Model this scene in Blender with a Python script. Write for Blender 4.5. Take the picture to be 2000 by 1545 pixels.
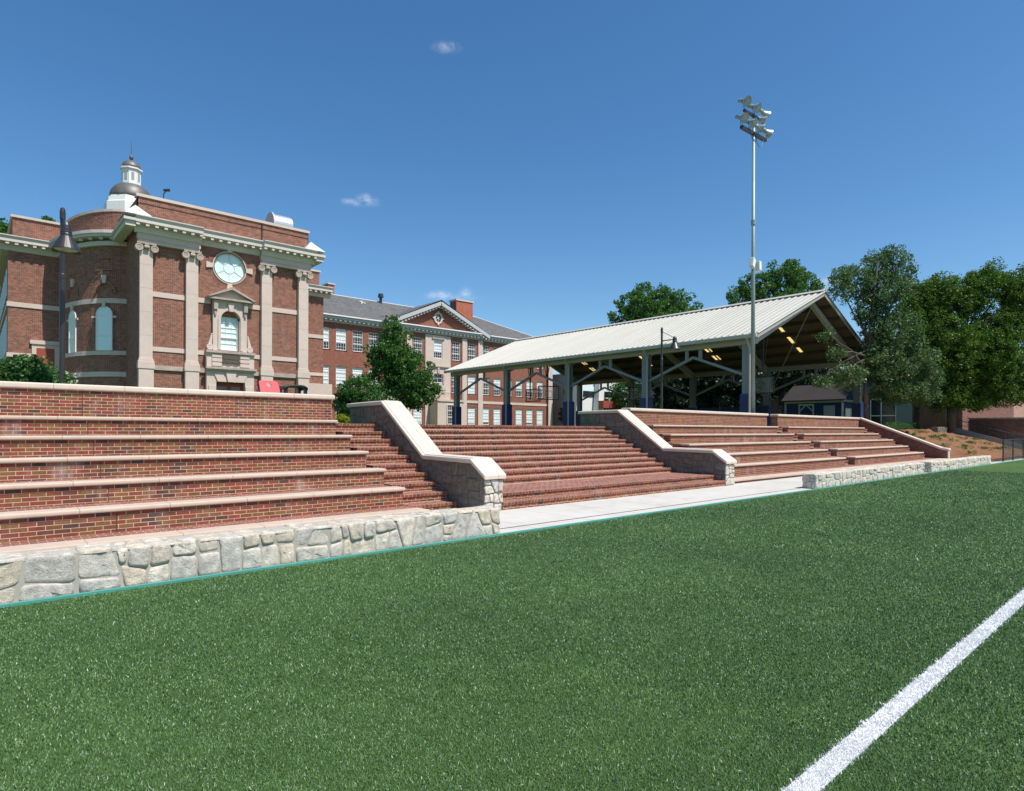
import bpy, math, random
import numpy as np
from mathutils import Vector, Matrix
sc = bpy.context.scene
for o in list(bpy.data.objects): bpy.data.objects.remove(o)
R = math.radians
# ---------------------------------------------------------------- camera
SX, CX = 0.66005, 0.75123           # view direction in world X (along bleachers) and Y (away from the field)
EYE = 1.75
cam = bpy.data.objects.new('camera', bpy.data.cameras.new('camera')); sc.collection.objects.link(cam)
cam.data.sensor_width = 36; cam.data.lens = 21.6; cam.data.shift_y = 0.03375
cam.data.clip_start = 0.05; cam.data.clip_end = 5000
yaw = math.atan2(CX, SX) - math.pi/2
cam.matrix_world = Matrix.Translation((0, 0, EYE)) @ Matrix.Rotation(yaw, 4, 'Z') @ Matrix.Rotation(math.pi/2, 4, 'X') @ Matrix.Rotation(0.0035, 4, 'Z')
sc.camera = cam
sc.render.resolution_x = 1024; sc.render.resolution_y = 791
sc.view_settings.view_transform = 'Standard'; sc.view_settings.look = 'None'
sc.view_settings.gamma = 1; sc.view_settings.use_curve_mapping = False
sc.view_settings.exposure = 0.45
# ---------------------------------------------------------------- sun and sky
SUN_EL, SUN_AZ = 60.0, 14.0         # azimuth measured from -Y (behind the viewer) towards +X
sd = Vector((math.sin(R(SUN_AZ))*math.cos(R(SUN_EL)), -math.cos(R(SUN_AZ))*math.cos(R(SUN_EL)), math.sin(R(SUN_EL))))
sun = bpy.data.objects.new('sun', bpy.data.lights.new('sun', 'SUN')); sc.collection.objects.link(sun)
sun.data.energy = 4.2; sun.data.angle = R(0.53); sun.data.color = (1.0, 0.95, 0.88)
sun.rotation_euler = sd.to_track_quat('Z', 'Y').to_euler(); sun.location = (0, -20, 40)
W = bpy.data.worlds.new('World'); sc.world = W; W.use_nodes = True
nt = W.node_tree; nt.nodes.clear()
def N(t, ty, **k):
    n = t.nodes.new(ty)
    for a, b in k.items():
        if a == 'ins':
            for i, v in b.items(): n.inputs[i].default_value = v
        else: setattr(n, a, b)
    return n
def pixdir(u, v):
    r = (u-1000)/1200; s = (v-840+.0)/1200
    d = Vector((SX+CX*r, CX-SX*r, -s)); return d.normalized()
sky = N(nt, 'ShaderNodeTexSky', sky_type='NISHITA', sun_disc=False)
sky.sun_elevation = R(SUN_EL); sky.sun_rotation = math.atan2(sd.x, sd.y)
sky.altitude = 250; sky.air_density = 1.0; sky.dust_density = 0.6; sky.ozone_density = 2.2
tc = N(nt, 'ShaderNodeTexCoord')
nz = N(nt, 'ShaderNodeTexNoise', ins={'Scale': 55.0, 'Detail': 8.0, 'Roughness': 0.66})
nt.links.new(tc.outputs['Generated'], nz.inputs['Vector'])
nzr = N(nt, 'ShaderNodeMapRange', ins={'From Min': .38, 'From Max': .72}); nt.links.new(nz.outputs['Fac'], nzr.inputs['Value'])
acc = None
for (u, v, wu, wv, amp) in [(868, 93, 22, 8, .34), (880, 87, 11, 5, .36), (695, 397, 34, 6, .42), (716, 391, 18, 9, .6), (860, 578, 26, 9, .5), (908, 574, 13, 10, .45), (885, 581, 50, 6, .3), (1608, 552, 28, 14, .6)]:
    d = pixdir(u, v); rt = d.cross(Vector((0, 0, 1))).normalized(); up = rt.cross(d)
    k = math.hypot((u-1000), 1200)
    def dot(vec, sc_):
        m = N(nt, 'ShaderNodeVectorMath', operation='DOT_PRODUCT'); nt.links.new(tc.outputs['Generated'], m.inputs[0]); m.inputs[1].default_value = vec*sc_
        return m.outputs['Value']
    a = dot(rt, k/wu); b = dot(up, k/wv); f = dot(d, 1)
    cb = N(nt, 'ShaderNodeCombineXYZ'); nt.links.new(a, cb.inputs[0]); nt.links.new(b, cb.inputs[1])
    ln = N(nt, 'ShaderNodeVectorMath', operation='LENGTH'); nt.links.new(cb.outputs[0], ln.inputs[0])
    mr = N(nt, 'ShaderNodeMapRange', interpolation_type='SMOOTHSTEP', ins={'From Min': 1.5, 'From Max': .1, 'To Min': 0, 'To Max': amp}); nt.links.new(ln.outputs['Value'], mr.inputs['Value'])
    g = N(nt, 'ShaderNodeMath', operation='GREATER_THAN'); nt.links.new(f, g.inputs[0]); g.inputs[1].default_value = .5
    mm = N(nt, 'ShaderNodeMath', operation='MULTIPLY'); nt.links.new(mr.outputs[0], mm.inputs[0]); nt.links.new(g.outputs[0], mm.inputs[1])
    if acc is None: acc = mm.outputs[0]
    else:
        q = N(nt, 'ShaderNodeMath', operation='MAXIMUM'); nt.links.new(acc, q.inputs[0]); nt.links.new(mm.outputs[0], q.inputs[1]); acc = q.outputs[0]
cm = N(nt, 'ShaderNodeMath', operation='MULTIPLY'); nt.links.new(acc, cm.inputs[0]); nt.links.new(nzr.outputs[0], cm.inputs[1])
hs = N(nt, 'ShaderNodeHueSaturation', ins={'Saturation': 1.25, 'Value': 1.0}); nt.links.new(sky.outputs[0], hs.inputs['Color'])
tn = N(nt, 'ShaderNodeMixRGB', blend_type='MULTIPLY', ins={0: 1.0, 2: (1.01, 1.085, 1.08, 1)}); nt.links.new(hs.outputs[0], tn.inputs[1])
mx = N(nt, 'ShaderNodeMixRGB'); nt.links.new(cm.outputs[0], mx.inputs[0]); nt.links.new(tn.outputs[0], mx.inputs[1]); mx.inputs[2].default_value = (7.6, 7.8, 8.4, 1)
bg = N(nt, 'ShaderNodeBackground', ins={'Strength': 0.10}); nt.links.new(mx.outputs[0], bg.inputs['Color'])
wo = N(nt, 'ShaderNodeOutputWorld'); nt.links.new(bg.outputs[0], wo.inputs['Surface'])
# ---------------------------------------------------------------- materials
def C4(c): return (c[0], c[1], c[2], 1)
def base(name, rough=.8, spec=.3):
    m = bpy.data.materials.new(name); m.use_nodes = True; t = m.node_tree
    b = t.nodes['Principled BSDF']; b.inputs['Roughness'].default_value = rough
    b.inputs['Specular IOR Level'].default_value = spec
    return m, t, b
def noise(t, scale, detail=4, rough=.6, vec=None, obj=True):
    n = N(t, 'ShaderNodeTexNoise', ins={'Scale': scale, 'Detail': detail, 'Roughness': rough})
    if vec is None:
        g = N(t, 'ShaderNodeNewGeometry'); vec = g.outputs['Position']
    t.links.new(vec, n.inputs['Vector']); return n.outputs['Fac']
def ramp(t, fac, stops, interp='LINEAR'):
    r = N(t, 'ShaderNodeValToRGB'); r.color_ramp.interpolation = interp
    e = r.color_ramp.elements
    while len(e) < len(stops): e.new(.5)
    for i, (p, c) in enumerate(stops): e[i].position = p; e[i].color = C4(c)
    t.links.new(fac, r.inputs[0]); return r.outputs[0]
def mix(t, fac, a, b, mode='MIX'):
    m = N(t, 'ShaderNodeMixRGB', blend_type=mode)
    for i, x in ((0, fac), (1, a), (2, b)):
        if isinstance(x, (int, float)): m.inputs[i].default_value = x
        elif isinstance(x, tuple): m.inputs[i].default_value = C4(x)
        else: t.links.new(x, m.inputs[i])
    return m.outputs[0]
def maprange(t, v, a, b, c=0, d=1):
    m = N(t, 'ShaderNodeMapRange', ins={'From Min': a, 'From Max': b, 'To Min': c, 'To Max': d}); t.links.new(v, m.inputs['Value']); return m.outputs[0]
def bump(t, b, h, strength=.4, dist=.01):
    n = N(t, 'ShaderNodeBump', ins={'Strength': strength, 'Distance': dist}); t.links.new(h, n.inputs['Height']); t.links.new(n.outputs[0], b.inputs['Normal'])
def plain(name, c, rough=.7, var=.12, scale=6, metal=0, spec=.3, bmp=0, emit=None):
    m, t, b = base(name, rough, spec)
    b.inputs['Metallic'].default_value = metal
    f = noise(t, scale, 5); g = noise(t, scale*.13, 3)
    f2 = mix(t, .5, f, g)
    lo = tuple(x*(1-var) for x in c); hi = tuple(min(1, x*(1+var)) for x in c)
    t.links.new(ramp(t, f2, [(.3, lo), (.7, hi)]), b.inputs['Base Color'])
    if bmp: bump(t, b, noise(t, scale*8, 6), bmp, .004)
    return m
def brick(name, cols, mortar, w=.2032, h=.0677, ms=.0055, offset=.5, stain=.0, bmp=.5, rot=False):
    m, t, b = base(name, .88, .2)
    uv = N(t, 'ShaderNodeTexCoord').outputs['UV']
    if rot:
        mp = N(t, 'ShaderNodeMapping'); mp.inputs['Rotation'].default_value = (0, 0, math.pi/2); t.links.new(uv, mp.inputs[0]); uv = mp.outputs[0]
    k = N(t, 'ShaderNodeTexBrick', offset=offset, ins={'Scale': 1.0, 'Mortar Size': ms, 'Mortar Smooth': .15, 'Bias': 0, 'Brick Width': w, 'Row Height': h,
        'Color1': (0, 0, 0, 1), 'Color2': (1, 1, 1, 1), 'Mortar': (.5, .5, .5, 1)})
    t.links.new(uv, k.inputs['Vector'])
    n = len(cols)
    c = ramp(t, k.outputs['Color'], [(i/n, x) for i, x in enumerate(cols)], 'CONSTANT')
    f = noise(t, 30, 5); c = mix(t, f, mix(t, 1, c, (.72, .72, .72), 'MULTIPLY'), mix(t, 1, c, (1.28, 1.25, 1.22), 'MULTIPLY'))
    big = noise(t, 1.3, 3); mo = mix(t, big, tuple(x*.86 for x in mortar), tuple(min(1, x*1.12) for x in mortar))
    c = mix(t, k.outputs['Fac'], c, mo)
    pt = mix(t, .5, noise(t, 2.6, 6, .7), noise(t, 7.5, 4, .7)); c = mix(t, 1, c, ramp(t, pt, [(.36, (.80, .79, .78)), (.64, (1.18, 1.19, 1.2))]), 'MULTIPLY')
    if stain:
        mp = N(t, 'ShaderNodeMapping'); mp.inputs['Scale'].default_value = (1, 1, .25); g = N(t, 'ShaderNodeNewGeometry'); t.links.new(g.outputs['Position'], mp.inputs[0])
        s = noise(t, 2.1, 5, .65, mp.outputs[0]); s2 = noise(t, .45, 2, .5, mp.outputs[0])
        s = maprange(t, s, .54, .72, 0, stain); s2 = maprange(t, s2, .46, .62)
        mu = N(t, 'ShaderNodeMath', operation='MULTIPLY'); t.links.new(s, mu.inputs[0]); t.links.new(s2, mu.inputs[1])
        c = mix(t, mu.outputs[0], c, (.62, .55, .52))
    t.links.new(c, b.inputs['Base Color'])
    inv = N(t, 'ShaderNodeMath', operation='SUBTRACT'); inv.inputs[0].default_value = 1; t.links.new(k.outputs['Fac'], inv.inputs[1])
    hh = N(t, 'ShaderNodeMath', operation='MULTIPLY_ADD'); t.links.new(noise(t, 90, 4), hh.inputs[0]); hh.inputs[1].default_value = .35; t.links.new(inv.outputs[0], hh.inputs[2])
    bump(t, b, hh.outputs[0], bmp, .006)
    return m
RED = [(0.1, 0.055, 0.045), (0.201, 0.089, 0.036), (0.236, 0.067, 0.04), (0.26, 0.07, 0.04), (0.201, 0.06, 0.04), (0.224, 0.108, 0.043), (0.159, 0.058, 0.04), (0.212, 0.062, 0.04), (0.254, 0.084, 0.045), (0.218, 0.098, 0.045), (0.242, 0.067, 0.043), (0.189, 0.086, 0.038)]
REDR = [(c[0]*.95, c[1]*1.0, c[2]*1.05) for c in RED]
M = {}
M['brick'] = brick('terrace_brick', RED, (.58, .455, .34), stain=.45, ms=.0048)
M['brick_tread'] = brick('tread_brick', [(.25, .09, .062), (.21, .08, .056), (.24, .095, .068), (.18, .07, .054), (.26, .11, .078)], (.55, .42, .34), w=.2032, h=.1016, stain=.3)
M['header'] = brick('header_brick', [(.12, .055, .046), (.23, .078, .046), (.25, .082, .05), (.21, .07, .046), (.17, .062, .045), (.24, .082, .048)], (.46, .32, .24), w=.1016, h=.0677, offset=0)
M['joint'] = plain('mortar_joint', (.60, .42, .33), .9, .15, 3)
M['brick_aud'] = brick('hall_brick', [(.14, .05, .034), (.235, .078, .050), (.275, .088, .056), (.20, .064, .042), (.10, .04, .03)], (.47, .32, .24), ms=.0075, bmp=.3)
M['brick_class'] = brick('classroom_brick', [(.24, .088, .058), (.275, .10, .064), (.26, .092, .062), (.22, .078, .052)], (.33, .19, .14), ms=.006, bmp=.2)
M['brick_orange'] = brick('chimney_brick', [(.42, .12, .07), (.38, .11, .07)], (.4, .2, .15), ms=.005, bmp=.2)
M['brick_dark'] = brick('gym_brick', [(.16, .065, .05), (.2, .08, .06), (.13, .055, .045)], (.3, .2, .16), bmp=.3)
def caststone(name, c):
    m = plain(name, c, .75, .09, 4, bmp=.12); t = m.node_tree; b = t.nodes['Principled BSDF']
    src = b.inputs['Base Color'].links[0].from_socket
    g = N(t, 'ShaderNodeNewGeometry'); sx = N(t, 'ShaderNodeSeparateXYZ'); t.links.new(g.outputs['Position'], sx.inputs[0])
    pp = N(t, 'ShaderNodeMath', operation='PINGPONG'); t.links.new(sx.outputs[0], pp.inputs[0]); pp.inputs[1].default_value = .61
    st = maprange(t, noise(t, 6.5, 6, .7), .52, .72, 0, .35)
    c2 = mix(t, st, src, mix(t, 1, src, (.70, .66, .62), 'MULTIPLY'))
    t.links.new(mix(t, maprange(t, pp.outputs[0], .004, .009), mix(t, 1, src, (.6, .55, .5), 'MULTIPLY'), c2), b.inputs['Base Color']); return m
M['coping'] = caststone('cast_stone', (.525, .415, .325))
M['coping_lt'] = caststone('pale_cast_stone', (.62, .525, .435))
M['lime'] = plain('limestone', (.595, .48, .41), .85, .10, 3, bmp=.1)
M['lime_dk'] = plain('weathered_limestone', (.42, .345, .29), .9, .3, 5, bmp=.2)
M['bronze_dk'] = plain('dark_carving', (.10, .075, .06), .8, .3, 9)
M['cornice'] = plain('cornice_stone', (.60, .54, .49), .8, .08, 4)
M['cornice_blue'] = plain('painted_cornice', (.48, .48, .47), .75, .1, 5)
M['white'] = plain('white_paint', (.78, .77, .73), .5, .04, 5)
M['copper'] = plain('pale_copper', (.60, .66, .60), .6, .12, 2)
M['conc'] = None
M['grey_dark'] = plain('dark_grey_metal', (.026, .024, .024), .38, .1, 8, metal=.0, spec=.6)
M['steel_paint'] = plain('grey_painted_steel', (.22, .235, .245), .45, .08, 3, spec=.5)
M['beam'] = plain('beam_paint', (.36, .335, .30), .5, .06, 3)
M['galv'] = plain('galvanised_steel', (.27, .335, .325), .5, .15, 2, metal=.25, spec=.5)
M['pad'] = plain('navy_pad', (.012, .025, .12), .45, .1, 3, spec=.5)
M['shed'] = None
M['bark'] = plain('bark', (.10, .08, .062), .95, .35, 7, bmp=.8)
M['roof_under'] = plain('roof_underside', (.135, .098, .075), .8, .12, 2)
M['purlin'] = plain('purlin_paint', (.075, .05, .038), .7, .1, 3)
M['black'] = plain('black_plastic', (.012, .012, .013), .4, .1, 5, spec=.5)
M['glass_dark'] = plain('dark_glass', (.02, .026, .03), .12, .3, .8, spec=.7)
M['blind'] = plain('window_blind', (.72, .78, .80), .7, .05, 3)
M['blind_teal'] = plain('frosted_pane', (.68, .84, .83), .35, .06, 1.2, spec=.6)
M['reddoor'] = plain('red_brown_door', (.30, .075, .045), .55, .08, 2)
M['redpaint'] = plain('red_paint', (.52, .035, .045), .45, .06, 3, spec=.5)
M['copper_dk'] = plain('old_copper', (.15, .14, .13), .5, .35, 2, metal=.3)
M['conc_wall'] = plain('grey_concrete_wall', (.33, .31, .28), .85, .12, 1.5)
M['white_wall'] = plain('white_render_wall', (.72, .71, .67), .8, .05, 1)
M['metal_lt'] = plain('bright_sheet_metal', (.40, .43, .45), .45, .12, 2, metal=.5)
def concrete():
    m, t, b = base('walk_concrete', .85, .25)
    f = noise(t, 3.2, 6, .6); g = noise(t, .6, 4)
    c = ramp(t, mix(t, .5, f, g), [(.3, (.43, .405, .355)), (.5, (.52, .495, .445)), (.72, (.58, .56, .515))])
    sp = N(t, 'ShaderNodeNewGeometry'); sx = N(t, 'ShaderNodeSeparateXYZ'); t.links.new(sp.outputs['Position'], sx.inputs[0])
    pp = N(t, 'ShaderNodeMath', operation='PINGPONG'); t.links.new(sx.outputs[0], pp.inputs[0]); pp.inputs[1].default_value = .76
    j = maprange(t, pp.outputs[0], .006, .012, 0, 1)
    c = mix(t, j, (.3, .28, .25), c)
    t.links.new(c, b.inputs['Base Color']); bump(t, b, noise(t, 120, 4), .2, .003)
    return m
M['conc'] = concrete()
def stone(name, dark=1.0):
    m, t, b = base(name, .92, .2)
    g = N(t, 'ShaderNodeNewGeometry')
    c = ramp(t, g.outputs['Random Per Island'], [(0, (.68, .63, .545)), (.22, (.58, .56, .52)), (.42, (.69, .60, .48)), (.58, (.62, .595, .55)), (.78, (.74, .69, .60)), (1, (.66, .57, .46))])
    v = noise(t, 9, 6, .7); s = noise(t, 38, 5, .7)
    c = mix(t, maprange(t, v, .35, .68), mix(t, 1, c, (.68, .67, .66), 'MULTIPLY'), mix(t, 1, c, (1.22, 1.19, 1.13), 'MULTIPLY'))
    c = mix(t, maprange(t, s, .54, .70, 0, .6), c, (.26, .24, .21))
    c = mix(t, maprange(t, noise(t, 4.4, 3), .6, .75, 0, .5), c, (.46, .33, .19))
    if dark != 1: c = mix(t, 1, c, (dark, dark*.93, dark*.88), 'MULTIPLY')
    t.links.new(c, b.inputs['Base Color'])
    hh = mix(t, .5, noise(t, 16, 7, .8), noise(t, 55, 6, .75)); bump(t, b, hh, .9, .035)
    return m
M['stone'] = stone('fieldstone'); M['stone_dk'] = stone('darkened_fieldstone', .33)  # darker copy puts the shade of the stair wall sides into the stone
M['mortar'] = plain('wall_mortar', (.41, .38, .32), .95, .12, 12, bmp=.5)
M['mortar_dk'] = plain('darkened_mortar', (.155, .14, .125), .95, .15, 12, bmp=.5)  # mortar darkened along with the shade painted on the stair wall sides
def turf_mat(name, lo, hi, blade=False):
    m, t, b = base(name, .5 if blade else .8, .4 if blade else .1)
    big = noise(t, .35, 4, .55); mid = noise(t, 3.5, 5, .65); fine = noise(t, 110, 3, .7)
    f = mix(t, .45, big, mid)
    c = ramp(t, f, [(.34, lo), (.66, hi)])
    if blade:
        g = N(t, 'ShaderNodeNewGeometry')
        c = mix(t, g.outputs['Random Per Island'], mix(t, 1, c, (.6, .62, .6), 'MULTIPLY'), mix(t, 1, c, (1.6, 1.55, 1.55), 'MULTIPLY'))
        c = mix(t, maprange(t, g.outputs['Random Per Island'], .955, .965), c, (.40, .48, .36))  # a few pale fibres paint the sunlit sparkle of the turf
    else:
        c = mix(t, maprange(t, fine, .35, .65), mix(t, 1, c, (.45, .5, .45), 'MULTIPLY'), mix(t, 1, c, (1.45, 1.45, 1.45), 'MULTIPLY'))
        vo = N(t, 'ShaderNodeTexVoronoi', ins={'Scale': 42.0}); g = N(t, 'ShaderNodeNewGeometry'); t.links.new(g.outputs['Position'], vo.inputs['Vector'])
        rr = N(t, 'ShaderNodeSeparateColor'); t.links.new(vo.outputs['Color'], rr.inputs[0])
        gl = N(t, 'ShaderNodeMath', operation='MULTIPLY')
        t.links.new(maprange(t, rr.outputs[0], .90, .93), gl.inputs[0]); t.links.new(maprange(t, vo.outputs['Distance'], .32, .2), gl.inputs[1])
        c = mix(t, gl.outputs[0], c, (.45, .55, .42))  # glints painted into the backing colour as pale flecks
        bump(t, b, fine, .8, .02)
    t.links.new(c, b.inputs['Base Color'])
    return m
M['turf'] = turf_mat('turf_backing', (.052, .102, .030), (.084, .152, .044))
M['blade'] = turf_mat('turf_fibre', (.060, .134, .042), (.112, .212, .072), True)
M['line'] = plain('line_paint', (.60, .61, .60), .7, .2, 60)
M['line_blade'] = plain('white_fibre', (.80, .80, .80), .6, .1, 40)
M['teal'] = plain('teal_edging', (.075, .30, .25), .6, .1, 4)
M['grass'] = plain('lawn', (.07, .12, .03), .95, .3, 3, bmp=.5)
M['mulch'] = plain('red_mulch', (.20, .095, .045), .95, .45, 11, bmp=1.0)
M['slate'] = None
def slate():
    m, t, b = base('slate_shingles', .75, .3)
    uv = N(t, 'ShaderNodeTexCoord').outputs['UV']
    k = N(t, 'ShaderNodeTexBrick', offset=.5, ins={'Scale': 1.0, 'Mortar Size': .01, 'Brick Width': .35, 'Row Height': .22, 'Color1': (0, 0, 0, 1), 'Color2': (1, 1, 1, 1), 'Mortar': (0, 0, 0, 1)})
    t.links.new(uv, k.inputs['Vector'])
    c = ramp(t, k.outputs['Color'], [(0, (.085, .09, .092)), (.5, (.115, .115, .112)), (1, (.15, .145, .14))])
    c = mix(t, noise(t, .5, 5), mix(t, 1, c, (.8, .8, .8), 'MULTIPLY'), mix(t, 1, c, (1.2, 1.15, 1.1), 'MULTIPLY'))
    t.links.new(c, b.inputs['Base Color']); return m
M['slate'] = slate()
def metalroof():
    m, t, b = base('cream_metal_roof', .5, .4)
    mp = N(t, 'ShaderNodeMapping'); mp.inputs['Scale'].default_value = (.15, 1.6, .15); g = N(t, 'ShaderNodeNewGeometry'); t.links.new(g.outputs['Position'], mp.inputs[0])
    f = noise(t, 1.0, 5, .6, mp.outputs[0]); f2 = noise(t, 12, 5, .7)
    c = ramp(t, mix(t, .35, f, f2), [(.3, (.40, .385, .33)), (.55, (.47, .455, .39)), (.75, (.52, .505, .44))])
    t.links.new(c, b.inputs['Base Color']); return m
M['mroof'] = metalroof()
def leafmat(name, lo, hi, tip=None, trans=.35, rough=.5):
    m, t, b = base(name, rough, .35)
    g = N(t, 'ShaderNodeNewGeometry')
    c = ramp(t, g.outputs['Random Per Island'], [(0, lo), (.8, hi), (1, tip or hi)])
    f = noise(t, 1.1, 3); c = mix(t, maprange(t, f, .35, .65), mix(t, 1, c, (.75, .8, .75), 'MULTIPLY'), mix(t, 1, c, (1.2, 1.15, 1.1), 'MULTIPLY'))
    t.links.new(c, b.inputs['Base Color'])
    tr = N(t, 'ShaderNodeBsdfTranslucent'); t.links.new(mix(t, 1, c, (1.0, 1.25, .5), 'MULTIPLY'), tr.inputs[0])
    ms = N(t, 'ShaderNodeMixShader', ins={0: trans}); t.links.new(b.outputs[0], ms.inputs[1]); t.links.new(tr.outputs[0], ms.inputs[2])
    t.links.new(ms.outputs[0], t.nodes['Material Output'].inputs[0]); return m
M['leaf_dk'] = leafmat('maple_leaf', (0.022, 0.065, 0.015), (0.062, 0.156, 0.027))
M['leaf_mid'] = leafmat('oak_leaf', (0.036, 0.09, 0.021), (0.083, 0.188, 0.039))
M['leaf_pop'] = leafmat('poplar_leaf', (0.046, 0.09, 0.034), (0.115, 0.19, 0.072), (.17, .22, .14))
M['leaf_lime'] = leafmat('locust_leaf', (.042, .088, .012), (.11, .195, .026))
M['leaf_shade'] = leafmat('shaded_oak_leaf', (.008, .018, .007), (.022, .042, .014), trans=.1)  # near-black green puts the shade under the canopy into the leaf colour
M['leaf_yel'] = leafmat('golden_leaf', (.16, .2, .01), (.42, .42, .03))
M['leaf_shrub'] = leafmat('shrub_leaf', (0.029, 0.078, 0.018), (0.078, 0.195, 0.046))
M['petal_pink'] = leafmat('pink_petal', (.5, .22, .27), (.62, .34, .4))
M['petal_white'] = leafmat('white_petal', (.6, .6, .55), (.8, .8, .75))
def skylight():
    m = bpy.data.materials.new('yellow_skylight'); m.use_nodes = True; t = m.node_tree
    t.nodes.remove(t.nodes['Principled BSDF'])
    tr = N(t, 'ShaderNodeBsdfTranslucent', ins={0: (.62, .44, .16, 1)})
    t.links.new(tr.outputs[0], t.nodes['Material Output'].inputs[0]); return m
M['skylight'] = skylight()
def glassmat():
    m, t, b = base('clear_board', .1, .5); b.inputs['Base Color'].default_value = (.55, .6, .6, 1)
    tr = N(t, 'ShaderNodeBsdfTransparent'); ms = N(t, 'ShaderNodeMixShader', ins={0: .85})
    t.links.new(b.outputs[0], ms.inputs[1]); t.links.new(tr.outputs[0], ms.inputs[2]); t.links.new(ms.outputs[0], t.nodes['Material Output'].inputs[0]); return m
M['board'] = glassmat()
def meshmat():
    m, t, b = base('fence_mesh', .5, .4); b.inputs['Base Color'].default_value = (.02, .02, .022, 1)
    tr = N(t, 'ShaderNodeBsdfTransparent'); ms = N(t, 'ShaderNodeMixShader', ins={0: .45})
    t.links.new(b.outputs[0], ms.inputs[1]); t.links.new(tr.outputs[0], ms.inputs[2]); t.links.new(ms.outputs[0], t.nodes['Material Output'].inputs[0]); return m
M['mesh'] = meshmat()
def siding():
    m, t, b = base('blue_siding', .6, .3)
    sp = N(t, 'ShaderNodeNewGeometry'); sx = N(t, 'ShaderNodeSeparateXYZ'); t.links.new(sp.outputs['Position'], sx.inputs[0])
    ad = N(t, 'ShaderNodeMath', operation='ADD'); t.links.new(sx.outputs[0], ad.inputs[0]); t.links.new(sx.outputs[1], ad.inputs[1])
    pp = N(t, 'ShaderNodeMath', operation='PINGPONG'); t.links.new(ad.outputs[0], pp.inputs[0]); pp.inputs[1].default_value = .15
    t.links.new(mix(t, maprange(t, pp.outputs[0], .005, .015), (.005, .011, .03), (.009, .025, .085)), b.inputs['Base Color']); return m  # blue kept very dark, tree and canopy shade put into the siding
M['shed'] = siding()
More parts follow.
